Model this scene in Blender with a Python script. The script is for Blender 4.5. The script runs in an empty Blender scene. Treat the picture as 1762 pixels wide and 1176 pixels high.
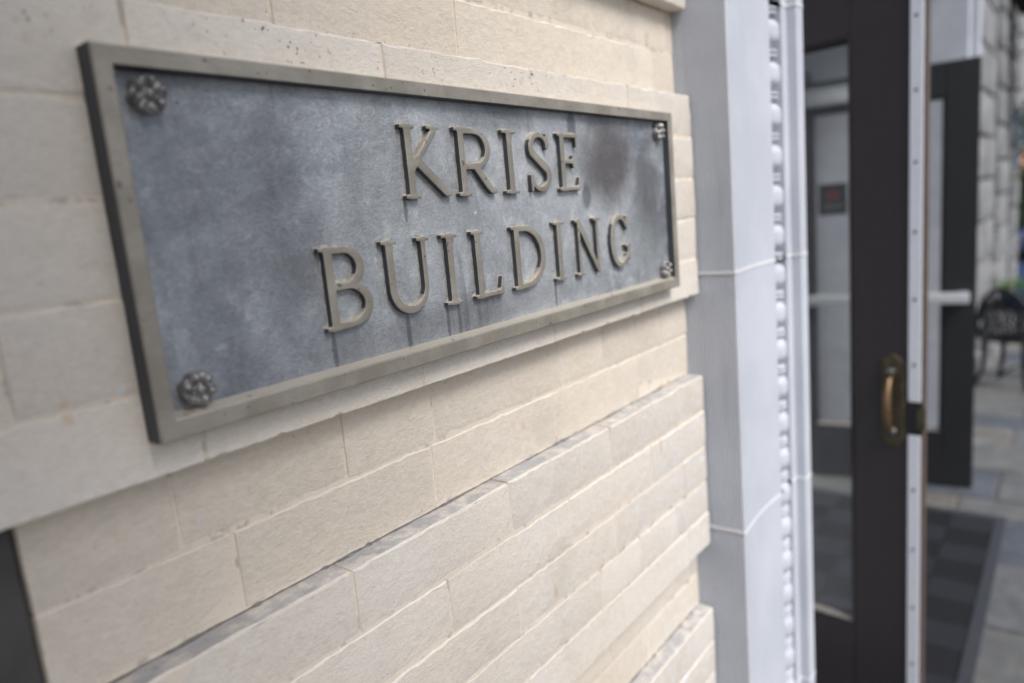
import bpy, bmesh, math, random
import numpy as np
from mathutils import Matrix, Vector
random.seed(7)
rng = np.random.default_rng(7)
scene = bpy.context.scene
C = scene.collection

# ------------------------------------------------------------------ camera
cam_d = bpy.data.cameras.new('camera'); cam = bpy.data.objects.new('camera', cam_d); C.objects.link(cam)
RIGHT = Vector((0.60934312, -0.78778210, -0.09000181))
DOWN = Vector((-0.19112089, -0.03576381, -0.98091475))
FWD = Vector((0.76952828, 0.61491488, -0.17235405))
CAM = Vector((-0.22279, -0.518899, 0.135574))
cam.matrix_world = Matrix(((RIGHT.x, -DOWN.x, -FWD.x, CAM.x), (RIGHT.y, -DOWN.y, -FWD.y, CAM.y),
                           (RIGHT.z, -DOWN.z, -FWD.z, CAM.z), (0, 0, 0, 1)))
cam_d.sensor_width = 36; cam_d.lens = 25.193
cam_d.clip_start = 0.02; cam_d.clip_end = 2000
cam_d.dof.use_dof = True; cam_d.dof.focus_distance = 0.74; cam_d.dof.aperture_fstop = 2.3
cam_d.dof.aperture_blades = 9
scene.camera = cam

# ------------------------------------------------------------------ sky, sun, exposure
SUN_EL = math.radians(49); SUN_AZ = math.radians(196)          # azimuth clockwise from +y
world = bpy.data.worlds.new('World'); scene.world = world; world.use_nodes = True
nt = world.node_tree; bg = nt.nodes['Background']
sky = nt.nodes.new('ShaderNodeTexSky'); sky.sky_type = 'NISHITA'; sky.sun_disc = False
sky.sun_elevation = SUN_EL; sky.sun_rotation = SUN_AZ; sky.air_density = 1.0; sky.dust_density = 3.0; sky.ozone_density = 1.0
nt.links.new(sky.outputs[0], bg.inputs[0]); bg.inputs[1].default_value = 0.07
sun_d = bpy.data.lights.new('sun', 'SUN'); sun = bpy.data.objects.new('sun', sun_d); C.objects.link(sun)
sun_d.energy = 1.5; sun_d.angle = math.radians(26); sun_d.color = (1.0, 0.985, 0.97)
to_sun = Vector((math.sin(SUN_AZ) * math.cos(SUN_EL), math.cos(SUN_AZ) * math.cos(SUN_EL), math.sin(SUN_EL)))
sun.rotation_euler = to_sun.to_track_quat('Z', 'Y').to_euler()
vs = scene.view_settings
vs.view_transform = 'Standard'; vs.look = 'None'; vs.gamma = 1.0; vs.use_curve_mapping = False
vs.exposure = 1.01
scene.cycles.max_bounces = 10; scene.cycles.transparent_max_bounces = 16

# ------------------------------------------------------------------ helpers
def link(o, parent=None):
    C.objects.link(o)
    if parent is not None: o.parent = parent
    return o

def tag(o, label=None, cat=None, group=None, kind=None):
    if label: o['label'] = label
    if cat: o['category'] = cat
    if group: o['group'] = group
    if kind: o['kind'] = kind
    return o

def thing(name, label, cat, loc=(0, 0, 0), rz=0.0, group=None):
    o = bpy.data.objects.new(name, None); o.empty_display_size = 0.05
    C.objects.link(o); o.location = loc; o.rotation_euler = (0, 0, rz)
    return tag(o, label, cat, group)

def mesh_obj(name, bm, mat, parent=None, smooth=False, loc=None):
    bmesh.ops.recalc_face_normals(bm, faces=bm.faces)
    me = bpy.data.meshes.new(name); bm.to_mesh(me); bm.free()
    if smooth:
        for f in me.polygons: f.use_smooth = True
    me.materials.append(M[mat])
    o = bpy.data.objects.new(name, me); link(o, parent)
    if loc is not None: o.location = loc
    return o

def auto_smooth(o, deg=35):
    me = o.data
    for f in me.polygons: f.use_smooth = True
    me.set_sharp_from_angle(angle=math.radians(deg))

def add_box(bm, x0, x1, y0, y1, z0, z1, bev=0.0, seg=1):
    vs_ = [bm.verts.new((x, y, z)) for x in (x0, x1) for y in (y0, y1) for z in (z0, z1)]
    q = [(0, 1, 3, 2), (4, 6, 7, 5), (0, 4, 5, 1), (2, 3, 7, 6), (0, 2, 6, 4), (1, 5, 7, 3)]
    fs = [bm.faces.new([vs_[i] for i in f]) for f in q]
    if bev > 0:
        es = list({e for f in fs for e in f.edges})
        bmesh.ops.bevel(bm, geom=es, offset=bev, segments=seg, affect='EDGES', profile=0.6)

def box(name, ext, mat, parent=None, bev=0.0, seg=1, smooth=False):
    bm = bmesh.new(); add_box(bm, *ext, bev=bev, seg=seg)
    o = mesh_obj(name, bm, mat, parent)
    if smooth: auto_smooth(o)
    return o

def add_prism(bm, pts, z0, z1, axis='z'):
    def P(a, b, c):
        return (a, b, c) if axis == 'z' else (c, a, b) if axis == 'x' else (a, c, b)
    lo = [bm.verts.new(P(x, y, z0)) for x, y in pts]; hi = [bm.verts.new(P(x, y, z1)) for x, y in pts]
    n = len(pts)
    for i in range(n):
        bm.faces.new((lo[i], lo[(i + 1) % n], hi[(i + 1) % n], hi[i]))
    caps = [bm.faces.new(lo), bm.faces.new(hi[::-1])]
    bmesh.ops.triangulate(bm, faces=caps)

def add_tube(bm, pts, r, seg=8, cap=True):
    rs = r if isinstance(r, (list, tuple)) else [r] * len(pts)
    P = [Vector(p) for p in pts]; rings = []
    for i, p in enumerate(P):
        t = (P[min(i + 1, len(P) - 1)] - P[max(i - 1, 0)]).normalized()
        u = t.orthogonal().normalized() if i == 0 else (u - t * u.dot(t)).normalized()
        v = t.cross(u)
        rings.append([bm.verts.new(p + (u * math.cos(2 * math.pi * k / seg) + v * math.sin(2 * math.pi * k / seg)) * rs[i]) for k in range(seg)])
    for a, b in zip(rings, rings[1:]):
        for k in range(seg):
            bm.faces.new((a[k], a[(k + 1) % seg], b[(k + 1) % seg], b[k]))
    if cap:
        bm.faces.new(rings[0][::-1]); bm.faces.new(rings[-1])

def add_lathe(bm, prof, seg=20, centre=(0, 0, 0), half=False, sx=1.0, sy=1.0):
    # profile of (radius, z), turned about z; half: only the y<0 side
    cx, cy, cz = centre; n = seg + 1 if half else seg
    rings = []
    for r, z in prof:
        ring = []
        for k in range(n):
            a = (math.pi + math.pi * k / seg) if half else 2 * math.pi * k / seg
            ring.append(bm.verts.new((cx + r * math.cos(a) * sx, cy + r * math.sin(a) * sy, cz + z)))
        rings.append(ring)
    for a, b in zip(rings, rings[1:]):
        for k in range(seg):
            j = (k + 1) % n
            bm.faces.new((a[k], a[j], b[j], b[k]))
    if not half:
        bm.faces.new(rings[0][::-1]); bm.faces.new(rings[-1])

# ------------------------------------------------------------------ materials
M = {}
class N:
    """small node-graph writer"""
    def __init__(s, name):
        s.m = bpy.data.materials.new(name); s.m.use_nodes = True
        s.t = s.m.node_tree; s.b = s.t.nodes['Principled BSDF']; s.out = s.t.nodes['Material Output']
        M[name] = s.m
        s.geo = s.t.nodes.new('ShaderNodeNewGeometry')
        s.pos = s.geo.outputs['Position']; s.nor = s.geo.outputs['Normal']
    def lk(s, a, b): s.t.links.new(a, b)
    def val(s, sock, v):
        if hasattr(v, 'is_linked') or isinstance(v, bpy.types.NodeSocket): s.lk(v, sock)
        else: sock.default_value = v
    def math(s, op, a, b=0.0, clamp=False):
        n = s.t.nodes.new('ShaderNodeMath'); n.operation = op; n.use_clamp = clamp
        s.val(n.inputs[0], a); s.val(n.inputs[1], b); return n.outputs[0]
    def sep(s, v):
        n = s.t.nodes.new('ShaderNodeSeparateXYZ'); s.lk(v, n.inputs[0]); return n.outputs
    def scale(s, v, sc):
        n = s.t.nodes.new('ShaderNodeMapping'); s.lk(v, n.inputs[0]); n.inputs['Scale'].default_value = sc; return n.outputs[0]
    def shift(s, v, off):
        n = s.t.nodes.new('ShaderNodeMapping'); s.lk(v, n.inputs[0]); n.inputs['Location'].default_value = off; return n.outputs[0]
    def noise(s, v, sc, det=4.0, rough=0.55, dist=0.0):
        n = s.t.nodes.new('ShaderNodeTexNoise'); s.lk(v, n.inputs['Vector'])
        n.inputs['Scale'].default_value = sc; n.inputs['Detail'].default_value = det
        n.inputs['Roughness'].default_value = rough; n.inputs['Distortion'].default_value = dist
        return n.outputs['Fac']
    def voro(s, v, sc, rand=1.0):
        n = s.t.nodes.new('ShaderNodeTexVoronoi'); s.lk(v, n.inputs['Vector'])
        n.inputs['Scale'].default_value = sc; n.inputs['Randomness'].default_value = rand; return n
    def ramp(s, f, a, b, c0=0.0, c1=1.0):
        n = s.t.nodes.new('ShaderNodeMapRange'); n.clamp = True; n.interpolation_type = 'SMOOTHSTEP'
        s.val(n.inputs[0], f); n.inputs[1].default_value = a; n.inputs[2].default_value = b
        n.inputs[3].default_value = c0; n.inputs[4].default_value = c1; return n.outputs[0]
    def mix(s, f, a, b):
        n = s.t.nodes.new('ShaderNodeMix'); n.data_type = 'RGBA'
        s.val(n.inputs[0], f)
        for sock, v in ((n.inputs[6], a), (n.inputs[7], b)):
            if isinstance(v, (tuple, list)): sock.default_value = (*v[:3], 1)
            else: s.lk(v, sock)
        return n.outputs[2]
    def hsv(s, col, v=1.0):
        n = s.t.nodes.new('ShaderNodeHueSaturation'); s.lk(col, n.inputs['Color']); s.val(n.inputs['Value'], v); return n.outputs[0]
    def bump(s, h, strength=0.3, dist=0.001, prev=None):
        n = s.t.nodes.new('ShaderNodeBump'); s.lk(h, n.inputs['Height'])
        n.inputs['Strength'].default_value = strength; n.inputs['Distance'].default_value = dist
        if prev is not None: s.lk(prev, n.inputs['Normal'])
        return n.outputs[0]
    def rand(s):
        n = s.t.nodes.new('ShaderNodeObjectInfo'); return n.outputs['Random']
    def done(s, col, rough=0.6, metal=0.0, normal=None, spec=0.5):
        if isinstance(col, (tuple, list)): s.b.inputs['Base Color'].default_value = (*col[:3], 1)
        else: s.lk(col, s.b.inputs['Base Color'])
        s.val(s.b.inputs['Roughness'], rough); s.val(s.b.inputs['Metallic'], metal)
        s.b.inputs['Specular IOR Level'].default_value = spec
        if normal is not None: s.lk(normal, s.b.inputs['Normal'])
        return s.m

def ellipse_mask(n, px, pz, x, z, rx, rz, soft=0.6, wob=None):
    dx = n.math('DIVIDE', n.math('SUBTRACT', px, x), rx); dz = n.math('DIVIDE', n.math('SUBTRACT', pz, z), rz)
    d = n.math('SQRT', n.math('ADD', n.math('MULTIPLY', dx, dx), n.math('MULTIPLY', dz, dz)))
    if wob is not None: d = n.math('ADD', d, wob)
    return n.ramp(d, 1.0 - soft * 0.5, 1.0 + soft * 0.5, 1.0, 0.0)

def mat_paint():
    n = N('brick_paint'); X = n.sep(n.pos)
    big = n.noise(n.pos, 4.0, 3); mid = n.noise(n.pos, 30, 5, 0.6)
    col = n.mix(n.ramp(big, 0.3, 0.7), (0.735, 0.668, 0.582), (0.76, 0.712, 0.645))
    col = n.mix(n.math('MULTIPLY', n.ramp(mid, 0.55, 0.75), 0.35), col, (0.60, 0.54, 0.465))
    # recessed courses tinted yellower: warm bounce light put into the colour
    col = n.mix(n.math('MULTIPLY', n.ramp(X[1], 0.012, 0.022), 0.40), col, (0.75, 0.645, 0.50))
    # each brick painted a touch differently
    col = n.hsv(col, n.ramp(n.rand(), 0, 1, 0.94, 1.035))
    # pale bluish overspray freckles near the stone jamb
    fre = n.ramp(n.noise(n.pos, 75, 4, 0.65), 0.53, 0.63)
    zone = n.math('MULTIPLY', n.ramp(X[0], 0.5, 0.95), n.ramp(X[2], 0.05, -0.25))
    col = n.mix(n.math('MULTIPLY', fre, n.math('MULTIPLY', zone, 0.95)), col, (0.74, 0.78, 0.83))
    few = n.ramp(n.noise(n.shift(n.pos, (3, 1, 2)), 42, 1, 0.4), 0.74, 0.77)
    col = n.mix(n.math('MULTIPLY', few, 0.6), col, (0.70, 0.73, 0.78))
    # dark dirt specks, thick above the plaque
    sp = n.ramp(n.noise(n.scale(n.pos, (1, 1, 0.7)), 230, 2, 0.5), 0.70, 0.75)
    zone2 = n.math('MULTIPLY', n.ramp(X[2], 0.262, 0.285), n.ramp(X[2], 0.325, 0.302))
    zone2 = n.math('MULTIPLY', zone2, n.ramp(X[0], 0.75, 0.5))
    zone2 = n.math('ADD', n.math('MULTIPLY', zone2, 0.9), 0.13)
    sp2 = n.ramp(n.noise(n.shift(n.pos, (6, 6, 1)), 175, 2, 0.55), 0.63, 0.68)
    col = n.mix(n.math('MULTIPLY', n.math('MULTIPLY', sp2, n.math('SUBTRACT', zone2, 0.11)), n.ramp(n.noise(n.shift(n.pos, (1, 1, 4)), 14, 2), 0.46, 0.60)), col, (0.06, 0.045, 0.03))
    patch = n.ramp(n.noise(n.pos, 16, 2), 0.42, 0.62)
    col = n.mix(n.math('MULTIPLY', n.math('MULTIPLY', sp, patch), zone2), col, (0.05, 0.04, 0.03))
    grit = n.ramp(n.noise(n.shift(n.pos, (9, 4, 2)), 330, 3, 0.6), 0.60, 0.72)
    col = n.mix(n.math('MULTIPLY', grit, n.ramp(n.noise(n.pos, 12, 3), 0.3, 0.7, 0.05, 0.20)), col, (0.40, 0.35, 0.30))
    stain = n.ramp(n.noise(n.scale(n.shift(n.pos, (5, 2, 6)), (1, 1, 0.6)), 9, 5, 0.65), 0.52, 0.72)
    col = n.mix(n.math('MULTIPLY', stain, 0.28), col, (0.50, 0.445, 0.375))
    col = n.hsv(col, n.ramp(n.noise(n.scale(n.shift(n.pos, (3, 7, 5)), (0.5, 1, 1.3)), 240, 4, 0.7), 0.3, 0.7, 0.93, 1.05))
    # a few rusty weep marks
    ru = n.ramp(n.noise(n.scale(n.shift(n.pos, (7, 0, 1)), (1, 1, 0.5)), 26, 2, 0.5), 0.71, 0.76)
    col = n.mix(n.math('MULTIPLY', ru, 0.45), col, (0.62, 0.42, 0.25))
    # grey grime that settles on ledges
    up = n.sep(n.nor)[2]
    gr = n.math('MULTIPLY', n.ramp(up, 0.86, 0.97), n.ramp(n.noise(n.pos, 38, 5, 0.7), 0.36, 0.60, 0.30, 1.0))
    col = n.mix(gr, col, (0.40, 0.40, 0.405))
    g2 = n.math('MULTIPLY', n.ramp(up, 0.9, 0.98), n.ramp(n.noise(n.pos, 60, 5, 0.7), 0.56, 0.76, 0.0, 0.7))
    col = n.mix(g2, col, (0.16, 0.155, 0.15))
    # brushed, grainy masonry paint
    h1 = n.noise(n.scale(n.pos, (0.75, 1, 1.1)), 430, 4, 0.65); h2 = n.noise(n.pos, 55, 4, 0.55); h3 = n.noise(n.pos, 700, 2, 0.5)
    b = n.bump(h2, 0.75, 0.0026); b = n.bump(h1, 0.8, 0.0009, b); b = n.bump(h3, 0.6, 0.0005, b)
    pit = n.ramp(n.noise(n.shift(n.pos, (1, 5, 9)), 120, 2, 0.5), 0.74, 0.80)
    b = n.bump(n.math('MULTIPLY', pit, -1.0), 0.7, 0.0014, b)
    lump = n.noise(n.shift(n.pos, (2, 8, 3)), 150, 3, 0.6)
    b = n.bump(lump, 0.35, 0.0010, b)
    n.done(col, 0.62, 0.0, b, 0.35)

def mat_joint():
    n = N('joint_paint')
    col = n.mix(n.noise(n.pos, 20, 3), (0.70, 0.62, 0.52), (0.74, 0.67, 0.58))
    d = n.ramp(n.noise(n.pos, 42, 4, 0.65), 0.52, 0.66)
    col = n.mix(n.math('MULTIPLY', d, 0.55), col, (0.26, 0.225, 0.185))
    n.done(col, 0.8, 0.0, n.bump(n.noise(n.pos, 200, 4), 0.6, 0.0015), 0.3)

def mat_panel():
    n = N('plaque_panel'); X = n.sep(n.pos)
    wob = n.math('MULTIPLY', n.math('SUBTRACT', n.noise(n.pos, 14, 4, 0.6), 0.5), 1.1)
    big = n.noise(n.scale(n.pos, (1, 1, 1.4)), 7, 5, 0.62, 0.6)
    col = n.mix(n.ramp(big, 0.36, 0.66), (0.219, 0.240, 0.289), (0.438, 0.464, 0.525))
    mott = n.noise(n.pos, 60, 6, 0.7, 0.4)
    col = n.mix(n.ramp(mott, 0.5, 0.72, 0.0, 0.55), col, (0.612, 0.630, 0.665))
    # pale middle, dark ends and soft dark blotches
    col = n.mix(n.math('MULTIPLY', ellipse_mask(n, X[0], X[2], 0.42, 0.14, 0.28, 0.16, 1.2, wob), 0.45), col, (0.595, 0.612, 0.656))
    col = n.mix(n.math('MULTIPLY', ellipse_mask(n, X[0], X[2], 0.08, 0.12, 0.13, 0.22, 1.3, wob), 0.32), col, (0.166, 0.175, 0.210))
    col = n.mix(n.math('MULTIPLY', ellipse_mask(n, X[0], X[2], 0.662, 0.195, 0.066, 0.056, 1.1, wob), 0.90), col, (0.123, 0.108, 0.114))
    col = n.mix(n.math('MULTIPLY', ellipse_mask(n, X[0], X[2], 0.772, 0.15, 0.042, 0.075, 1.1, wob), 0.80), col, (0.149, 0.149, 0.166))
    col = n.mix(n.math('MULTIPLY', ellipse_mask(n, X[0], X[2], 0.24, 0.035, 0.20, 0.025, 1.2, wob), 0.45), col, (0.193, 0.201, 0.236))
    for ex, ez, ew, eh, es, ec in ((0.235, 0.13, 0.075, 0.085, 0.40, (0.40, 0.425, 0.45)), (0.34, 0.20, 0.10, 0.05, 0.30, (0.42, 0.44, 0.46)), (0.74, 0.075, 0.07, 0.05, 0.40, (0.44, 0.46, 0.48)),
                                   (0.135, 0.15, 0.028, 0.085, 0.45, (0.10, 0.105, 0.12)), (0.05, 0.20, 0.06, 0.07, 0.35, (0.10, 0.105, 0.12)), (0.36, 0.035, 0.16, 0.018, 0.35, (0.12, 0.125, 0.14)), (0.43, 0.245, 0.06, 0.018, 0.45, (0.11, 0.115, 0.13))):
        col = n.mix(n.math('MULTIPLY', ellipse_mask(n, X[0], X[2], ex, ez, ew, eh, 1.3, wob), es), col, ec)
    for rx_, rz_, w_, h_ in ((0.166, 0.034, 0.0028, 0.020), (0.2565, 0.032, 0.0030, 0.022), (0.3135, 0.032, 0.0022, 0.022), (0.331, 0.030, 0.0022, 0.026),
                             (0.512, 0.036, 0.0022, 0.016), (0.27, 0.150, 0.0025, 0.012), (0.575, 0.240, 0.010, 0.022), (0.60, 0.150, 0.010, 0.018)):
        col = n.mix(n.math('MULTIPLY', ellipse_mask(n, X[0], X[2], rx_, rz_, w_, h_, 0.7, wob), 0.62), col, (0.07, 0.073, 0.085))
    # vertical runs below the lettering
    run = n.ramp(n.noise(n.scale(n.pos, (1, 1, 0.06)), 60, 2, 0.5), 0.60, 0.70)
    col = n.mix(n.math('MULTIPLY', n.math('MULTIPLY', run, n.ramp(n.noise(n.pos, 9, 2), 0.45, 0.6)), 0.45), col, (0.131, 0.140, 0.158))
    # stray paint spots
    v = n.voro(n.pos, 21); spot = n.ramp(v.outputs['Distance'], 0.04, 0.055, 1.0, 0.0)
    keep = n.ramp(n.sep(v.outputs['Color'])[0], 0.68, 0.69)
    col = n.mix(n.math('MULTIPLY', spot, keep), col, (0.75, 0.76, 0.78))
    v2 = n.voro(n.shift(n.pos, (4, 2, 1)), 26); s2 = n.ramp(v2.outputs['Distance'], 0.035, 0.05, 1.0, 0.0)
    k2 = n.ramp(n.sep(v2.outputs['Color'])[1], 0.78, 0.79)
    col = n.mix(n.math('MULTIPLY', s2, k2), col, (0.02, 0.02, 0.02))
    hair = n.noise(n.scale(n.pos, (1, 1, 1.8)), 170, 4, 0.7, 1.6)
    col = n.hsv(col, n.ramp(hair, 0.32, 0.68, 0.80, 1.12))
    blot = n.noise(n.scale(n.shift(n.pos, (3, 3, 3)), (1, 1, 0.55)), 22, 5, 0.7, 0.8)
    col = n.hsv(col, n.ramp(blot, 0.35, 0.65, 0.80, 1.02))
    gm = n.t.nodes.new('ShaderNodeMix'); gm.data_type = 'RGBA'; gm.blend_type = 'MULTIPLY'; gm.inputs[0].default_value = 1.0
    n.lk(col, gm.inputs[6]); gm.inputs[7].default_value = (1.26, 1.26, 1.19, 1); col = gm.outputs[2]
    h2 = n.noise(n.pos, 40, 3)
    b = n.bump(hair, 0.8, 0.0010); b = n.bump(h2, 0.3, 0.001, b)
    rough = n.ramp(mott, 0.3, 0.75, 0.40, 0.58)
    n.done(col, rough, 0.45, b, 0.5)

def mat_bronze():
    n = N('plaque_bronze')
    a = n.noise(n.pos, 25, 5, 0.6); f = n.noise(n.scale(n.pos, (0.15, 1, 1)), 420, 3, 0.6)
    col = n.mix(n.ramp(a, 0.35, 0.7), (0.30, 0.272, 0.228), (0.40, 0.37, 0.315))
    col = n.mix(n.ramp(f, 0.5, 0.75, 0, 0.5), col, (0.27, 0.25, 0.225))
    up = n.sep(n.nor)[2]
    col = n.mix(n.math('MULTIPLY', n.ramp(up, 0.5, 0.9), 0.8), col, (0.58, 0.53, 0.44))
    sp = n.ramp(n.noise(n.pos, 160, 2, 0.5), 0.68, 0.73)
    col = n.mix(n.math('MULTIPLY', sp, 0.7), col, (0.05, 0.05, 0.05))
    b = n.bump(f, 0.3, 0.0004); b = n.bump(n.noise(n.pos, 330, 3), 0.25, 0.0004, b)
    n.done(col, 0.5, 0.35, b, 0.4)

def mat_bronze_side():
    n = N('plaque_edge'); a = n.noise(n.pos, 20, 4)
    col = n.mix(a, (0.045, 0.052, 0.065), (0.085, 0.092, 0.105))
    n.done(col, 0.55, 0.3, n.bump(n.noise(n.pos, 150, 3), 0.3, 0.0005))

def mat_dust():
    n = N('cast_dust'); f = n.noise(n.pos, 130, 4, 0.6)
    col = n.mix(n.ramp(f, 0.38, 0.62), (0.26, 0.265, 0.27), (0.50, 0.465, 0.40))
    n.done(col, 0.8, 0.0, n.bump(n.noise(n.pos, 300, 3), 0.5, 0.0006), 0.3)

def mat_rosette():
    n = N('rosette_bronze'); a = n.noise(n.pos, 180, 4, 0.6)
    col = n.mix(n.ramp(a, 0.35, 0.7), (0.16, 0.155, 0.15), (0.44, 0.43, 0.42))
    n.done(col, 0.34, 0.45, n.bump(n.noise(n.pos, 300, 3), 0.3, 0.0005))

def mat_stone(name, a, b, rough=0.7, drip=True):
    n = N(name); X = n.sep(n.pos)
    big = n.noise(n.pos, 5, 4, 0.6); f = n.noise(n.pos, 90, 5, 0.65)
    col = n.mix(n.ramp(big, 0.3, 0.7), a, b)
    col = n.mix(n.ramp(f, 0.58, 0.8, 0, 0.3), col, tuple(c * 0.72 for c in a))
    if drip:
        run = n.ramp(n.noise(n.scale(n.pos, (1, 1, 0.08)), 38, 3), 0.58, 0.72)
        col = n.mix(n.math('MULTIPLY', run, 0.22), col, tuple(c * 0.7 for c in a))
    sp = n.ramp(n.noise(n.pos, 130, 2), 0.73, 0.77)
    col = n.mix(n.math('MULTIPLY', sp, 0.5), col, (0.1, 0.09, 0.08))
    b_ = n.bump(f, 0.35, 0.0008); b_ = n.bump(n.noise(n.pos, 420, 3), 0.3, 0.0003, b_)
    n.done(col, rough, 0.0, b_, 0.35)

def mat_simple(name, col, rough=0.5, metal=0.0, var=0.25, sc=40, bump=0.15, spec=0.5, dist=0.0006):
    n = N(name); f = n.noise(n.pos, sc, 5, 0.6); g = n.noise(n.pos, sc * 0.18, 3)
    lo = tuple(c * (1 - var) for c in col); hi = tuple(min(1, c * (1 + var)) for c in col)
    c = n.mix(n.ramp(f, 0.3, 0.7), lo, hi); c = n.mix(n.ramp(g, 0.35, 0.7, 0, 0.4), c, lo)
    n.done(c, n.ramp(f, 0.3, 0.7, max(0.02, rough - 0.07), min(1, rough + 0.07)), metal, n.bump(f, bump, dist), spec)

def mat_glass(name, tint=(0.93, 0.96, 0.96), dirt=0.05):
    n = N(name); t = n.t
    tr = t.nodes.new('ShaderNodeBsdfTransparent'); tr.inputs[0].default_value = (*tint, 1)
    gl = t.nodes.new('ShaderNodeBsdfGlossy'); gl.inputs['Roughness'].default_value = 0.02
    df = t.nodes.new('ShaderNodeBsdfDiffuse'); df.inputs[0].default_value = (0.5, 0.52, 0.52, 1)
    fr = t.nodes.new('ShaderNodeFresnel'); fr.inputs[0].default_value = 1.5
    m1 = t.nodes.new('ShaderNodeMixShader'); m2 = t.nodes.new('ShaderNodeMixShader')
    n.lk(fr.outputs[0], m1.inputs[0]); n.lk(tr.outputs[0], m1.inputs[1]); n.lk(gl.outputs[0], m1.inputs[2])
    n.lk(n.ramp(n.noise(n.pos, 14, 4, 0.6), 0.35, 0.75, dirt * 0.4, dirt * 1.8), m2.inputs[0])
    n.lk(m1.outputs[0], m2.inputs[1]); n.lk(df.outputs[0], m2.inputs[2]); n.lk(m2.outputs[0], n.out.inputs[0])

def mat_paver():
    n = N('bluestone'); r = n.rand()
    cr = n.t.nodes.new('ShaderNodeValToRGB'); n.lk(r, cr.inputs[0])
    e = cr.color_ramp.elements; cr.color_ramp.interpolation = 'CONSTANT'
    e[0].position = 0; e[0].color = (0.235, 0.24, 0.235, 1); e[1].position = 0.30; e[1].color = (0.125, 0.145, 0.18, 1)
    for p_, c_ in ((0.52, (0.21, 0.22, 0.225, 1)), (0.72, (0.27, 0.26, 0.24, 1)), (0.86, (0.155, 0.175, 0.205, 1))):
        q = e.new(p_); q.color = c_
    big = n.noise(n.pos, 6, 5, 0.65, 0.4); f = n.noise(n.pos, 70, 5, 0.65)
    col = n.hsv(cr.outputs[0], n.ramp(big, 0.3, 0.72, 0.46, 0.74))
    col = n.mix(n.ramp(n.noise(n.pos, 18, 4), 0.56, 0.74, 0, 0.3), col, (0.13, 0.12, 0.105))
    n.done(col, n.ramp(f, 0.3, 0.7, 0.5, 0.7), 0, n.bump(n.noise(n.pos, 30, 5, 0.65), 0.4, 0.003), 0.4)

def mat_foliage(name, a, b):
    n = N(name); col = n.mix(n.noise(n.pos, 30, 3), a, b)
    n.done(col, 0.5, 0, None, 0.4)
    n.b.inputs['Subsurface Weight'].default_value = 0.0

mat_paint(); mat_joint(); mat_panel(); mat_bronze(); mat_bronze_side(); mat_dust(); mat_rosette()
mat_stone('mortar_paint', (0.62, 0.56, 0.49), (0.67, 0.615, 0.55), 0.7, False)
mat_stone('jamb_stone', (0.505, 0.535, 0.595), (0.575, 0.605, 0.66))
mat_stone('jamb_joint', (0.70, 0.70, 0.72), (0.78, 0.78, 0.80), 0.7, False)
mat_stone('grey_stone', (0.20, 0.205, 0.215), (0.33, 0.335, 0.335))
mat_stone('dark_mortar', (0.07, 0.068, 0.065), (0.12, 0.115, 0.11), 0.8, False)
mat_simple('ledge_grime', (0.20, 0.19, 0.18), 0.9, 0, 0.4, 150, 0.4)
mat_simple('bed_dark', (0.055, 0.05, 0.045), 0.85, 0, 0.4, 60, 0.4)
mat_paver()
mat_simple('paver_mortar', (0.20, 0.19, 0.175), 0.85, 0, 0.2, 120, 0.4)
mat_simple('asphalt', (0.05, 0.05, 0.052), 0.9, 0, 0.25, 90, 0.5, 0.3)
mat_simple('concrete', (0.33, 0.32, 0.30), 0.85, 0, 0.15, 40, 0.3)
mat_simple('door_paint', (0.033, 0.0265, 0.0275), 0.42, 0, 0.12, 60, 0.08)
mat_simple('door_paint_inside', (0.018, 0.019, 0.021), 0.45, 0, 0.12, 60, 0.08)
mat_simple('pale_paint', (0.26, 0.245, 0.225), 0.8, 0, 0.3, 60, 0.2)
mat_simple('aluminium', (0.80, 0.82, 0.87), 0.45, 0.15, 0.06, 160, 0.06)
mat_simple('closer_metal', (0.55, 0.58, 0.60), 0.4, 0.25, 0.08, 90, 0.05)
mat_simple('copper_strip', (0.15, 0.105, 0.085), 0.5, 0.4, 0.25, 60, 0.1)
mat_simple('dark_metal', (0.028, 0.028, 0.03), 0.45, 0.4, 0.3, 90, 0.1)
mat_simple('old_brass', (0.10, 0.085, 0.055), 0.42, 0.7, 0.35, 70, 0.15)
mat_simple('worn_brass', (0.22, 0.145, 0.08), 0.48, 0.7, 0.2, 90, 0.1)
mat_simple('aged_silver', (0.20, 0.20, 0.205), 0.4, 0.5, 0.2, 90, 0.1)
mat_simple('room_dark', (0.07, 0.066, 0.06), 0.8, 0, 0.2, 10, 0.1)
mat_simple('mat_dark', (0.012, 0.013, 0.017), 0.85, 0, 0.3, 220, 0.6)
mat_simple('mat_light', (0.021, 0.024, 0.032), 0.85, 0, 0.25, 220, 0.6)
mat_simple('mat_border', (0.042, 0.045, 0.056), 0.7, 0, 0.2, 150, 0.3)
mat_simple('iron', (0.016, 0.016, 0.018), 0.42, 0.3, 0.3, 90, 0.2)
mat_simple('blue_glaze', (0.02, 0.07, 0.17), 0.25, 0, 0.2, 40, 0.05)
mat_simple('soil', (0.03, 0.022, 0.015), 0.95, 0, 0.3, 90, 0.5)
mat_foliage('leaf', (0.045, 0.10, 0.012), (0.12, 0.22, 0.02))
mat_foliage('tree_leaf', (0.02, 0.05, 0.012), (0.06, 0.11, 0.025))
mat_simple('bark', (0.07, 0.055, 0.042), 0.9, 0, 0.3, 60, 0.5)
mat_simple('teal_cloth', (0.03, 0.10, 0.15), 0.8, 0, 0.15, 50, 0.2)
mat_simple('canopy_cloth', (0.035, 0.028, 0.022), 0.85, 0, 0.2, 50, 0.2)
mat_simple('grey_paint', (0.16, 0.17, 0.18), 0.6, 0, 0.12, 40, 0.1)
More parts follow.
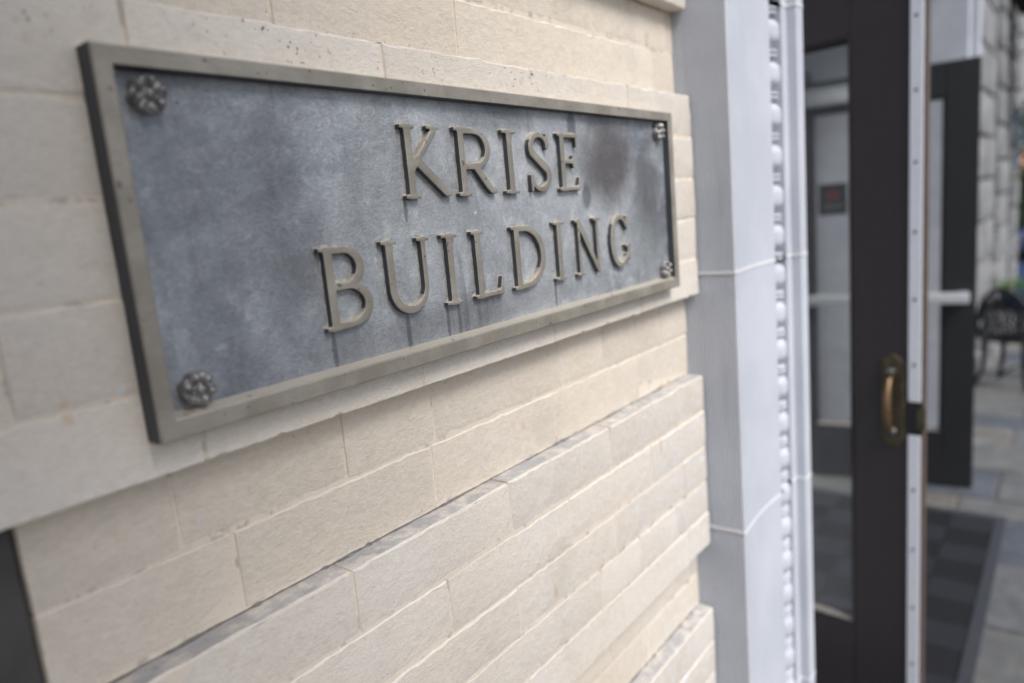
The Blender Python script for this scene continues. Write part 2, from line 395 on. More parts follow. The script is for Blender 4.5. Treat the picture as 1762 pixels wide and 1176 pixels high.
mat_simple('reveal_paint', (0.075, 0.07, 0.066), 0.7, 0, 0.3, 18, 0.3)
mat_simple('white_render', (0.74, 0.73, 0.70), 0.8, 0, 0.06, 12, 0.1)
mat_simple('peach_cloth', (0.78, 0.42, 0.26), 0.8, 0, 0.1, 30, 0.1)
mat_simple('car_paint', (0.20, 0.30, 0.55), 0.28, 0.2, 0.05, 20, 0.02)
mat_simple('tyre_rubber', (0.02, 0.02, 0.02), 0.85, 0, 0.2, 60, 0.2)
mat_simple('notice_board', (0.012, 0.014, 0.015), 0.4, 0, 0.2, 60, 0.05)
mat_simple('red_print', (0.12, 0.010, 0.018), 0.5, 0, 0.2, 60, 0.05)
mat_simple('grey_print', (0.10, 0.105, 0.11), 0.5, 0, 0.2, 60, 0.05)
mat_glass('door_glass', (0.985, 0.99, 0.99), 0.03); mat_glass('window_glass', (0.55, 0.6, 0.6), 0.05)

# ------------------------------------------------------------------ ground
def ground_z(x):
    if x < 4.9: return 0.0
    return -0.12 * (min(x, 13.0) - 4.9)
GZ = -1.44
def sheet(name, xs, y0, y1, z, mat):
    bm = bmesh.new(); rows = [[bm.verts.new((x, y, z + ground_z(x))) for y in (y0, y1)] for x in xs]
    for a, b in zip(rows, rows[1:]): bm.faces.new((a[0], b[0], b[1], a[1]))
    return mesh_obj(name, bm, mat)
tag(sheet('road', [-400, -40, 4.9, 9, 13, 40, 900], -900, 900, GZ - 0.16, 'asphalt'), kind='structure')
bm = bmesh.new()
for x0, x1 in ((-12, 4.9), (4.9, 13.0)):
    za, zb_ = GZ - 0.012 + ground_z(x0), GZ - 0.012 + ground_z(x1)
    v = [bm.verts.new(c) for c in ((x0, -2.9, za), (x1, -2.9, zb_), (x1, 1.0, zb_), (x0, 1.0, za),
                                   (x0, -2.9, za - .2), (x1, -2.9, zb_ - .2), (x1, 1.0, zb_ - .2), (x0, 1.0, za - .2))]
    for f in ((0, 1, 2, 3), (7, 6, 5, 4), (0, 4, 5, 1), (2, 6, 7, 3)): bm.faces.new([v[i] for i in f])
sidewalk = mesh_obj('sidewalk', bm, 'paver_mortar'); tag(sidewalk, kind='structure')
rowx = [0.2, 0.66, 1.12, 1.58, 2.06, 2.56, 3.09, 3.55, 3.765, 4.18, 4.65, 5.03, 5.5, 6.05, 6.5, 7.1, 7.6, 8.2, 8.75, 9.3, 9.9, 10.5, 11.1]
first = {3.55: -0.10, 3.765: -0.25, 4.65: -0.255, 2.56: -0.30, 4.18: -0.36}
for a, b in zip(rowx, rowx[1:]):
    ys = [0.72] if b < 4.2 else [0.14]
    cuts = ([0.3] if b < 4.2 else []) + [first.get(a, -0.16 - random.random() * 0.2)]
    ys += cuts
    while ys[-1] > -2.2: ys.append(ys[-1] - random.uniform(0.32, 0.62))
    for y1, y0 in zip(ys, ys[1:]):
        g = random.uniform(0.005, 0.008)
        bm = bmesh.new(); x0, x1 = a + g, b - g
        add_box(bm, x0, x1, y0 + g, y1 - g, GZ - 0.03, GZ + random.uniform(-0.0025, 0.0025), 0.004)
        for v in bm.verts: v.co.z += ground_z(v.co.x)
        mesh_obj('paver', bm, 'bluestone', sidewalk)

# ------------------------------------------------------------------ brick wall with the plaque
wall = thing('brick_wall', 'cream painted brick wall in projecting bands that carries the nameplate', 'brick wall', (0.3, 0.05, GZ))
REC = 0.027; WX1 = 0.9625; BL = 0.237
c_ = 0.067
def courses():
    out = []                                           # (z0, z1, face y, joint offset)
    def run(zs, y, offs): out.extend((zs[i], zs[i + 1], y, offs[i % len(offs)]) for i in range(len(zs) - 1))
    run([0.442 + c_ * i for i in range(6)], 0.0, [0.0, 0.118])
    run([0.777, 0.845, 0.912], REC, [0.118, 0.02]); run([0.912 + c_ * i for i in range(6)], 0.0, [0.0, 0.118])
    run([0.307, 0.376, 0.442], REC, [0.015, 0.070])
    run([-0.029, 0.0357, 0.104, 0.171, 0.238, 0.307], 0.0, [0.118, 0.0, 0.118, 0.0, 0.112])
    run([-0.174, -0.101, -0.029], REC, [0.143, 0.075])
    run([-0.499, -0.434, -0.372, -0.307, -0.240, -0.174], 0.0, [0.003, 0.118, 0.234, 0.12, -0.001])
    run([-0.628, -0.563, -0.499], REC, [0.118, 0.0])
    run([-0.628 - c_ * i for i in range(5, -1, -1)], 0.0, [0.0, 0.118])
    run([-1.097, -1.03, -0.963], REC, [0.118, 0.0])
    run([-1.097 - c_ * i for i in range(5, -1, -1)], 0.0, [0.118, 0.0])
    return out
EDGE_Z = {(-0.029, 0), (-0.499, 0)}
def brick_mesh(bm, x0, x1, z0, z1, y, j=1.0, depth=0.07, rough_bottom=False, round_right=False):
    """painted brick: wavering arrises, a worn upper edge, a lower margin that falls back into the joint"""
    L = x1 - x0; nx = max(2, int(L / (0.006 if rough_bottom else 0.011))); r = lambda s: random.uniform(-s, s) * j
    tl, tr, ty = r(0.0005), r(0.0006), r(0.0006)
    loop = []                                             # (x, z, inset x, inset z, fall)
    sag = [r(0.0013) + (random.choice([-0.003, 0.0015]) if random.random() < 0.03 else 0) for _ in range(nx + 1)]
    for i in range(nx + 1):
        chip = (r(0.0003) + (random.choice([0.003, 0.002, -0.0022]) if random.random() < 0.05 else 0)) if rough_bottom else r(0.0004)
        loop.append((x0 + L * i / nx, z0 + chip, 0.0014 if i == 0 else -0.0014 if i == nx else 0, (0.0048 + r(0.0022)) if not rough_bottom else 0.0016, 0.0016 if not rough_bottom else 0.002))
    loop.append((x1, (z0 + z1) / 2, -0.0010 + r(0.0004), 0, 0.0008))
    for i in range(nx, -1, -1):
        xx = x0 + L * i / nx
        if round_right and i == nx: xx -= 0.005
        loop.append((xx, z1 + sag[i] * 0.6, 0.0014 if i == 0 else -0.0014 if i == nx else 0, -(0.0024 + r(0.0009)), 0.0026))
    loop.append((x0, (z0 + z1) / 2, 0.0010 + r(0.0004), 0, 0.0008))
    cx, cz = (x0 + x1) / 2, (z0 + z1) / 2
    F = lambda x, z: y + ty + tl * (x - cx) / L * 2 + tr * (z - cz) / (z1 - z0) * 2
    R = [[bm.verts.new((x + ix, F(x, z) + r(0.0002), z + iz)) for x, z, ix, iz, f in loop],
         [bm.verts.new((x + ix * .4, F(x, z) + f * .72, z + iz * .14)) for x, z, ix, iz, f in loop],
         [bm.verts.new((x, y + f + 0.0006, z)) for x, z, ix, iz, f in loop],
         [bm.verts.new((x, y + depth, z)) for x, z, ix, iz, f in loop]]
    n = len(loop)
    for a, b in zip(R, R[1:]):
        for i in range(n): bm.faces.new((a[i], a[(i + 1) % n], b[(i + 1) % n], b[i]))
    bm.faces.new(R[0][::-1])
WIN = (-1.05, -0.0835, -0.97, -0.030)                     # window opening left of the plaque, under the band
rest = bmesh.new()
for (z0, z1, y, off) in courses():
    g = 0.0009
    x = -1.5 + (off % BL) - BL
    xs = []
    while x < WX1:
        xs.append(x); x += BL
    if abs(z0 + 0.101) < 1e-6: xs = [v for v in xs if v < -0.1] + [0.022, 0.188, 0.311, 0.557, 0.674, 0.862]
    if abs(z0 + 0.434) < 1e-6: xs = [v for v in xs if v < 0.5] + [0.582, 0.70, 0.83]
    for a, b in zip(xs, xs[1:] + [WX1 + g]):
        segs = [(max(a, -1.4), min(b, WX1 + g))]
        if z0 >= WIN[2] - 0.02 and z1 <= WIN[3] + 0.004:
            segs = [(max(a, -1.4), min(b, WIN[0])), (max(a, WIN[1]), min(b, WX1 + g))]
        for s0, s1 in segs:
            if s1 - s0 < 0.02: continue
            vis = s1 > -0.2 and z1 > -0.85 and z0 < 0.52
            edge = any(abs(z0 - e) < 1e-6 for e, _ in EDGE_Z)
            bm = bmesh.new() if vis else rest
            brick_mesh(bm, s0 + g, s1 - g, z0 + g * (0.6 if edge else 1), z1 - g, y, 1.0, 0.07, edge, y == 0 and abs(z1 - 0.307) < 1e-6 and s1 > WX1)
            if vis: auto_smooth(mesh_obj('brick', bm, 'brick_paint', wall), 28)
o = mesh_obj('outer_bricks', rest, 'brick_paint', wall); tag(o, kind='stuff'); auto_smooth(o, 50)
bm = bmesh.new()
def mortar(x0, x1, z0, z1, y): add_box(bm, x0, x1, y, 0.30, z0, z1)
lv = [(-1.43, -1.097, 0), (-1.097, -0.963, 1), (-0.963, -0.628, 0), (-0.628, -0.499, 1), (-0.499, -0.174, 0), (-0.174, -0.029, 1),
      (-0.029, 0.307, 0), (0.307, 0.442, 1), (0.442, 0.777, 0), (0.777, 0.912, 1), (0.912, 1.247, 0)]
for z0, z1, rec in lv:
    y = 0.0010 + (REC if rec else 0)
    e = 0.0 if rec else 0.0025
    spans = [(-1.39, WX1 - 0.001)]
    if z0 >= -0.97 and z1 <= -0.028: spans = [(-1.39, WIN[0] - 0.002), (WIN[1] + 0.002, WX1 - 0.001)]
    for a, b in spans: mortar(a, b, z0 + e + 0.0001, z1 - e - 0.0001, y)
mesh_obj('mortar', bm, 'joint_paint', wall)
# dirt that has gathered in the inner corner of the ledges
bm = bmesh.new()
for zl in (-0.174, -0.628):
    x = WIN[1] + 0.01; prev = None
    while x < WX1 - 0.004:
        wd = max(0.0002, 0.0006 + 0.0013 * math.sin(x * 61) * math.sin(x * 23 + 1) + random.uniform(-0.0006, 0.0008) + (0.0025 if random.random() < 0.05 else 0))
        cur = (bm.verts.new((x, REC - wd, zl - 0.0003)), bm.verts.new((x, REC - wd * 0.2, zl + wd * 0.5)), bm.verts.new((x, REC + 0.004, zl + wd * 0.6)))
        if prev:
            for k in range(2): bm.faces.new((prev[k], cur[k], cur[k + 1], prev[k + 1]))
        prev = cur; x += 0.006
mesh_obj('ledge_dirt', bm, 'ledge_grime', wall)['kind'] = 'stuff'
for ch in wall.children: ch.location = (-0.3, -0.05, -GZ)       # bricks are laid out in world coordinates
# window beside the plaque (only its dark reveal shows)
win = thing('window', 'dark recessed window below the brick band left of the nameplate', 'window', (-0.57, 0.2, -0.97))
wy = 0.19
def wbox(name, x0, x1, y0, y1, z0, z1, mat, bev=0.003):
    o = box(name, (x0 + 0.57, x1 + 0.57, y0 - 0.2, y1 - 0.2, z0 + 0.97, z1 + 0.97), mat, win, bev); return o
wbox('frame', WIN[0] + .002, WIN[1] - .0705, wy - 0.12, wy + 0.02, WIN[3] - 0.075, WIN[3] - .002, 'grey_paint')
wbox('frame', WIN[0] + .002, WIN[1] - .001, wy - 0.12, wy + 0.02, WIN[2], WIN[2] + 0.06, 'grey_paint')
wbox('frame', WIN[1] - 0.07, WIN[1] - 0.0002, wy - 0.162, wy + 0.019, WIN[2] + 0.06, WIN[3] - 0.0025, 'reveal_paint')
wbox('frame', WIN[0] + 0.0022, WIN[0] + 0.07, wy - 0.10, wy + 0.019, WIN[2] + 0.06, WIN[3] - 0.0755, 'grey_paint')
wbox('pane', WIN[0] + 0.07, WIN[1] - 0.07, wy - 0.01, wy - 0.004, WIN[2] + 0.06, WIN[3] - 0.0755, 'window_glass', 0)
wbox('backing', WIN[0] + .003, WIN[1] - .003, wy + 0.1, wy + 0.11, WIN[2], WIN[3] - .003, 'room_dark', 0)

# ------------------------------------------------------------------ bronze nameplate
PW, PH, PT = 0.8465, 0.2691, 0.020
plq = thing('bronze_plaque', 'long bronze nameplate reading KRISE BUILDING with raised letters and corner rosettes', 'plaque', (0, 0, 0))
bm = bmesh.new()
def rect(i, y):
    l, r_, b, t = (i[k] if isinstance(i, tuple) else i for k in range(4)) if isinstance(i, tuple) else (i, i, i, i)
    return [bm.verts.new(c) for c in ((l, y, b), (PW - r_, y, b), (PW - r_, y, PH - t), (l, y, PH - t))]
R = [rect(0.0, -0.0005), rect(0.0, -PT + 0.0012), rect(0.0012, -PT), rect((0.0122, 0.0130, 0.0135, 0.0125), -PT),
     rect((0.0131, 0.0139, 0.0150, 0.0130), -PT + 0.0008), rect((0.0140, 0.0146, 0.0185, 0.0134), -0.0086)]
for a, b in zip(R, R[1:]):
    for i in range(4): bm.faces.new((a[i], a[(i + 1) % 4], b[(i + 1) % 4], b[i]))
frame = mesh_obj('frame', bm, 'plaque_bronze', plq)
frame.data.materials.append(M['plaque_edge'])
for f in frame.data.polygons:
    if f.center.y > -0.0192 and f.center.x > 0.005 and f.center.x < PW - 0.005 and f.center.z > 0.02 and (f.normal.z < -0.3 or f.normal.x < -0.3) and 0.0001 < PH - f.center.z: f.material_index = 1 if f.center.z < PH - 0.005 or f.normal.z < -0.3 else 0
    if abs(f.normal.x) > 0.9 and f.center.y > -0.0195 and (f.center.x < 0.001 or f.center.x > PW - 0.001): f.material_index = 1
bm = bmesh.new()                                       # hammered, slightly uneven field
nx_, nz_ = 120, 36; x0, x1, z0, z1 = 0.0125, PW - 0.0135, 0.0165, PH - 0.0125
gr = [[bm.verts.new((x0 + (x1 - x0) * i / nx_, -0.0090 + 0.00022 * math.sin(i * .7 + k * .31) * math.sin(k * .9) , z0 + (z1 - z0) * k / nz_)) for k in range(nz_ + 1)] for i in range(nx_ + 1)]
for i in range(nx_):
    for k in range(nz_): bm.faces.new((gr[i][k], gr[i + 1][k], gr[i + 1][k + 1], gr[i][k + 1]))
panel = mesh_obj('panel', bm, 'plaque_panel', plq, True)
# backing thickness so that the field is a real plate
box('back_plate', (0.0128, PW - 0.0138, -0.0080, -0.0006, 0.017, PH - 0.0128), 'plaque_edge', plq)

# letters: stroke distance field -> contour -> extruded outline
def sd_seg(P, a, b, w0, w1=None):
    w1 = w0 if w1 is None else w1
    a = np.array(a, float); b = np.array(b, float); d = b - a
    t = np.clip(((P - a) @ d) / max(1e-12, d @ d), 0, 1)
    return np.linalg.norm(P - (a + t[..., None] * d), axis=-1) - (w0 + (w1 - w0) * t) / 2
def sd_box(P, x0, x1, y0, y1, r=0.0003):
    c = np.array([(x0 + x1) / 2, (y0 + y1) / 2]); h = np.array([(x1 - x0) / 2, (y1 - y0) / 2]) - r
    q = np.abs(P - c) - h
    return np.linalg.norm(np.maximum(q, 0), axis=-1) + np.minimum(np.max(q, -1), 0) - r
def sd_poly(P, pts, ws):
    d = None
    for i in range(len(pts) - 1):
        e = sd_seg(P, pts[i], pts[i + 1], ws[i], ws[i + 1]); d = e if d is None else np.minimum(d, e)
    return d
def smin(a, b, k):
    h = np.clip(0.5 + 0.5 * (b - a) / k, 0, 1); return b + (a - b) * h - k * h * (1 - h)
def arc(cx, cy, rx, ry, a0, a1, n=28):
    return [(cx + rx * math.cos(math.radians(a0 + (a1 - a0) * i / n)), cy + ry * math.sin(math.radians(a0 + (a1 - a0) * i / n))) for i in range(n + 1)]
SW = 0.0090; TH = 0.0060; SF = 0.0034
def letter_sdf(ch, W, H, P):
    K = 0.0028; parts = []
    def stem(x, top=True, bot=True, w=SW, lo=0.0052, ro=0.0052, z0=0, z1=H):
        d = sd_box(P, x - w / 2, x + w / 2, z0, z1)
        if top: d = smin(d, sd_box(P, x - w / 2 - lo, x + w / 2 + ro, z1 - SF, z1), K)
        if bot: d = smin(d, sd_box(P, x - w / 2 - lo, x + w / 2 + ro, z0, z0 + SF), K)
        return d
    s = 0.0052 + SW / 2
    if ch == 'I': return stem(W / 2, lo=W / 2 - SW / 2, ro=W / 2 - SW / 2)
    if ch == 'K':
        d = stem(s)
        arm = sd_seg(P, (s + 0.003, H * 0.40), (W - 0.019, H - 0.003), TH, TH)
        arm = smin(arm, sd_box(P, W - 0.030, W - 0.0125, H - SF, H), K)
        leg = sd_poly(P, [(s + 0.009, H * 0.52), (W - 0.0145, 0.010), (W - 0.009, 0.0048), (W - 0.003, 0.0038)], [SW, SW, SW * .85, SF * 1.6])
        return smin(np.minimum(smin(d, arm, 0.0015), leg), leg, 0.001)
    if ch == 'R':
        d = stem(s); r = H * 0.262
        bowl = sd_poly(P, [(s, H - r * 0 - TH / 2)] + arc(W * 0.46, H - r - TH / 2, W * 0.36, r, 90, -90) + [(s, H - 2 * r - TH / 2)], [TH] * 6 + [TH + (SW - TH) * math.sin(math.pi * i / 18) for i in range(19)] + [TH] * 6)
        leg = sd_poly(P, [(W * 0.47, H - 2 * r - TH / 2), (W - 0.0145, 0.010), (W - 0.009, 0.0048), (W - 0.003, 0.0038)], [SW * .9, SW, SW * .8, SF * 1.6])
        return smin(smin(d, bowl, 0.001), leg, 0.001)
    if ch == 'S':
        T = H * 0.5; up = arc(W * 0.5, H * 0.745, W * 0.36, H * 0.205, 12, 205, 26); dn = arc(W * 0.5, H * 0.262, W * 0.375, H * 0.214, 32, -172, 30)
        pts = up + dn; n = len(pts)
        ws = [TH * 0.85 + (SW * 1.12 - TH * 0.85) * math.exp(-((i / n - 0.5) / 0.22) ** 2) for i in range(n)]
        d = sd_poly(P, pts, ws)
        d = smin(d, sd_seg(P, (W * 0.87, H * 0.96), (W * 0.855, H * 0.755), 0.0042, 0.0062), 0.002)
        return smin(d, sd_seg(P, (W * 0.10, H * 0.04), (W * 0.125, H * 0.27), 0.0042, 0.0062), 0.002)
    if ch == 'E':
        d = stem(s, ro=0.001)
        d = smin(d, sd_box(P, s, W - 0.004, H - TH * .8, H), 0.001); d = smin(d, sd_seg(P, (W - 0.0055, H - 0.0025), (W - 0.0055, H * 0.80), 0.0046, 0.0042), K)
        d = smin(d, sd_box(P, s, W * 0.70, H * 0.51 - TH * .4, H * 0.51 + TH * .4), 0.001); d = smin(d, sd_seg(P, (W * 0.70, H * 0.425), (W * 0.70, H * 0.605), 0.0042), K)
        d = smin(d, sd_box(P, s, W - 0.002, 0, TH * .8), 0.001); return smin(d, sd_seg(P, (W - 0.0045, 0.0025), (W - 0.0022, H * 0.215), 0.005, 0.0036), K)
    if ch == 'L':
        d = stem(s, ro=0.0052)
        d = smin(d, sd_box(P, s, W - 0.002, 0, TH * .8), 0.001); return smin(d, sd_seg(P, (W - 0.005, 0.003), (W - 0.0022, H * 0.26), 0.006, 0.0036), K * 1.6)
    if ch == 'B':
        d = stem(s, ro=0.001); r1 = H * 0.218; r2 = H * 0.5 - r1 - TH * .5
        w = lambda n: [TH] * 4 + [TH + (SW * 1.05 - TH) * math.sin(math.pi * i / (n - 8)) for i in range(n - 7)] + [TH] * 4
        a1 = [(s, H - TH / 2)] + arc(W * 0.46, H - TH / 2 - r1, W * 0.35, r1, 90, -90) + [(s, H - TH / 2 - 2 * r1)]
        a2 = [(s, TH / 2 + 2 * r2)] + arc(W * 0.48, TH / 2 + r2, W * 0.435, r2, 90, -90) + [(s, TH / 2)]
        d = smin(d, sd_poly(P, a1, w(len(a1))), 0.001); return smin(d, sd_poly(P, a2, w(len(a2))), 0.001)
    if ch == 'D':
        d = stem(s, ro=0.001); r = H / 2 - TH / 2
        a = [(s, H - TH / 2)] + arc(W * 0.38, H / 2, W * 0.545, r, 90, -90, 34) + [(s, TH / 2)]; n = len(a)
        return smin(d, sd_poly(P, a, [TH + (SW * 1.05 - TH) * max(0, math.sin(math.pi * i / (n - 1))) for i in range(n)]), 0.001)
    if ch == 'U':
        xr = W - 0.0052 - TH * .55; xl = s; cx = (xl + xr) / 2; r = (xr - xl) / 2; cz = r * 1.02 + SW * 0.42
        d = smin(sd_box(P, xl - SW / 2, xl + SW / 2, cz, H), sd_box(P, xl - SW / 2 - .0052, xl + SW / 2 + .0052, H - SF, H), K)
        e = smin(sd_box(P, xr - TH / 2, xr + TH / 2, cz, H), sd_box(P, xr - TH / 2 - .0055, xr + TH / 2 + .0055, H - SF, H), K)
        a = arc(cx, cz, r, r * 1.0, 180, 360, 30)
        return np.minimum(np.minimum(d, e), sd_poly(P, a, [SW + (TH - SW) * i / 30 for i in range(31)]))
    if ch == 'N':
        xl = 0.0060 + TH / 2; xr = W - 0.0058 - TH / 2
        d = smin(sd_box(P, xl - TH * .45, xl + TH * .45, 0, H), sd_box(P, xl - TH * .45 - .0056, xl + TH * .45 + .0056, 0, SF), K)
        d = smin(d, sd_box(P, xl - TH * .45 - .0062, xl + 0.004, H - SF, H), K)
        e = smin(sd_box(P, xr - TH * .45, xr + TH * .45, 0.0015, H), sd_box(P, xr - TH * .45 - .0056, xr + TH * .45 + .0056, H - SF, H), K)
        return np.minimum(np.minimum(d, e), sd_seg(P, (xl + 0.001, H - 0.0035), (xr - 0.0005, 0.0035), SW * 1.02, SW * .8))
    if ch == 'G':
        cx, cz = W * 0.5, H / 2; rx = W * 0.5 - SW / 2; rz = H / 2 - TH * .45
        a = arc(cx, cz, rx, rz, 38, 322, 40); n = len(a)
        d = sd_poly(P, a, [TH * .85 + (SW * 1.05 - TH * .85) * max(0, math.sin(math.pi * i / (n - 1))) ** 1.5 for i in range(n)])
        d = smin(d, sd_seg(P, (W * .87, H * .955), (W * .875, H * .745), 0.004, 0.0058), 0.002)
        x = W - SW * .55
        d = smin(d, sd_box(P, x - SW * .42, x + SW * .42, H * 0.10, H * 0.42), 0.002)
        return smin(d, sd_box(P, x - SW * .42 - .0062, x + SW * .42 + .0028, H * .42 - SF, H * .42), 0.002)
def contours(ch, W, H, step=0.00042, grow=0.0):
    m = 0.004; xs = np.arange(-m, W + m, step); zs = np.arange(-m, H + m, step)
    P = np.stack(np.meshgrid(xs, zs, indexing='ij'), -1); F = letter_sdf(ch, W, H, P) - grow
    F = np.where(np.abs(F) < 1e-7, 1e-7, F); seg = {}
    def ip(i0, k0, i1, k1):
        t = F[i0, k0] / (F[i0, k0] - F[i1, k1])
        return (xs[i0] + (xs[i1] - xs[i0]) * t, zs[k0] + (zs[k1] - zs[k0]) * t)
    S = F < 0
    code = S[:-1, :-1] * 1 + S[1:, :-1] * 2 + S[1:, 1:] * 4 + S[:-1, 1:] * 8
    tab = {1: [(3, 0)], 2: [(0, 1)], 3: [(3, 1)], 4: [(1, 2)], 5: [(3, 0), (1, 2)], 6: [(0, 2)], 7: [(3, 2)], 8: [(2, 3)], 9: [(2, 0)],
           10: [(0, 1), (2, 3)], 11: [(2, 1)], 12: [(1, 3)], 13: [(1, 0)], 14: [(0, 3)]}
    nxt = {}; pt = {}
    for i, k in zip(*np.nonzero((code > 0) & (code < 15))):
        E_ = {0: ('h', i, k), 1: ('v', i + 1, k), 2: ('h', i, k + 1), 3: ('v', i, k)}
        for a, b in tab[int(code[i, k])]:
            for e in (a, b):
                key = E_[e]
                if key not in pt:
                    t, ii, kk = key
                    pt[key] = ip(ii, kk, ii + 1, kk) if t == 'h' else ip(ii, kk, ii, kk + 1)
            nxt[E_[a]] = E_[b]
    loops = []
    while nxt:
        st = next(iter(nxt)); cur = st; lp = []
        while cur in nxt:
            lp.append(pt[cur]); cur = nxt.pop(cur)
        # thin out nearly straight runs
        out = []
        for q in lp:
            if len(out) >= 2:
                a, b = np.array(out[-2]), np.array(out[-1]); d = np.array(q) - a; L = np.linalg.norm(d)
                if L > 0 and abs(d[0] * (b - a)[1] - d[1] * (b - a)[0]) / L < 0.00004 and L < 0.012: out[-1] = q; continue
            out.append(q)
        if len(out) > 6: loops.append(out)
    return loops
Y0, Y1 = -0.0080, -0.0155
dg = None
def make_letter(ch, x0, x1, z0, z1):
    cu = bpy.data.curves.new('letter', 'CURVE'); cu.dimensions = '2D'; cu.fill_mode = 'BOTH'
    loops_ = contours(ch, x1 - x0, z1 - z0)
    for lp in loops_:
        sp = cu.splines.new('POLY'); sp.points.add(len(lp) - 1); sp.use_cyclic_u = True
        for q, p_ in zip(sp.points, lp): q.co = (p_[0], p_[1], 0, 1)
    cu.extrude = (Y0 - Y1) / 2 - 0.0009; cu.bevel_depth = 0.0009; cu.bevel_resolution = 2; cu.offset = -0.0009
    tmp = bpy.data.objects.new('letter', cu); C.objects.link(tmp)
    bpy.context.view_layer.update()
    me = bpy.data.meshes.new_from_object(tmp.evaluated_get(bpy.context.evaluated_depsgraph_get()))
    bpy.data.objects.remove(tmp)
    for v in me.vertices: v.co = (v.co.x + x0, (Y0 + Y1) / 2 - v.co.z, v.co.y + z0)
    me.materials.clear(); me.materials.append(M['plaque_bronze'])
    fil = bpy.data.curves.new('letter_fillet', 'CURVE'); fil.dimensions = '2D'; fil.fill_mode = 'BOTH'
    for lp in contours(ch, x1 - x0, z1 - z0, 0.00042, 0.0011):
        sp = fil.splines.new('POLY'); sp.points.add(len(lp) - 1); sp.use_cyclic_u = True
        for q, p_ in zip(sp.points, lp): q.co = (p_[0], p_[1], 0, 1)
    fil.extrude = 0.0006
    tmp = bpy.data.objects.new('letter_fillet', fil); C.objects.link(tmp); bpy.context.view_layer.update()
    mf = bpy.data.meshes.new_from_object(tmp.evaluated_get(bpy.context.evaluated_depsgraph_get())); bpy.data.objects.remove(tmp)
    for v in mf.vertices: v.co = (v.co.x + x0 + 0.0004, -0.0090 - v.co.z, v.co.y + z0 + 0.0009)
    mf.materials.clear(); mf.materials.append(M['cast_dust'])
    o = bpy.data.objects.new('letter', me); link(o, plq)
    bm = bmesh.new(); bm.from_mesh(me); bmesh.ops.remove_doubles(bm, verts=bm.verts, dist=0.00002); bmesh.ops.recalc_face_normals(bm, faces=bm.faces); bm.to_mesh(me); bm.free()
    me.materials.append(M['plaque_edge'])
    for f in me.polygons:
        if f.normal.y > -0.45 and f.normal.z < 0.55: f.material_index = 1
    link(bpy.data.objects.new('fillet', mf), o)
    auto_smooth(o, 40); o['label'] = 'raised bronze letter ' + ch
for ch, a, b in (('K', .268, .334), ('R', .344, .4075), ('I', .4227, .4475), ('S', .469, .5152), ('E', .5315, .580)):
    make_letter(ch, a, b, 0.1600, 0.2295)
for ch, a, b in (('B', .157, .2112), ('U', .2277, .2908), ('I', .3088, .3322), ('L', .3546, .4045), ('D', .4239, .4880), ('I', .5085, .5312), ('N', .5565, .6190), ('G', .6450, .6995)):
    make_letter(ch, a, b, 0.0507, 0.1228)

def rosette(cx, cz, rot):
    bm = bmesh.new(); nr, na = 14, 72; Rm = 0.0136
    # polar relief: petals with a crease and turned-up tips round a small boss
    rings = []
    for i in range(1, nr + 1):
        t = i / nr; ring = []
        for k in range(na):
            a = 2 * math.pi * k / na; p_ = math.cos(6 * a) * 0.5 + 0.5
            rad = Rm * t * (0.90 + 0.10 * p_ ** 0.6 if t > 0.6 else 1)
            h = 0.0052
            if t < 0.26: h = 0.0066 + 0.0032 * math.sqrt(max(0, 1 - (t / 0.27) ** 2))
            elif t < 0.34: h = 0.0040
            else:
                u = (t - 0.34) / 0.66
                h = 0.0040 + (0.0062 * p_ ** 0.7 * math.sin(math.pi * min(1, u * 0.80 + 0.14)) - 0.0016 * math.exp(-((1 - p_) / 0.02) ** 0.5) * (1 - u)) + 0.0010 * (0.5 + 0.5 * math.cos(12 * a)) * u
            if t > 0.97: h = 0.0030
            ring.append(bm.verts.new((cx + rad * math.cos(a + rot), -0.0092 - h - 0.0022, cz + rad * math.sin(a + rot))))
        rings.append(ring)
    c0 = bm.verts.new((cx, -0.0092 - 0.0100 - 0.0022, cz))
    for k in range(na): bm.faces.new((c0, rings[0][k], rings[0][(k + 1) % na]))
    for a, b in zip(rings, rings[1:]):
        for k in range(na): bm.faces.new((a[k], b[k], b[(k + 1) % na], a[(k + 1) % na]))
    last = rings[-1]; base = [bm.verts.new((cx + (v.co.x - cx) * 0.93, -0.0088, cz + (v.co.z - cz) * 0.93)) for v in last]
    for k in range(na): bm.faces.new((last[k], base[k], base[(k + 1) % na], last[(k + 1) % na]))
    mesh_obj('rosette', bm, 'rosette_bronze', plq, True)
for i, (cx, cz) in enumerate(((0.0352, 0.2395), (0.0352, 0.0318), (0.8105, 0.2400), (0.8105, 0.0320))): rosette(cx, cz, 0.3 + i * 0.45)

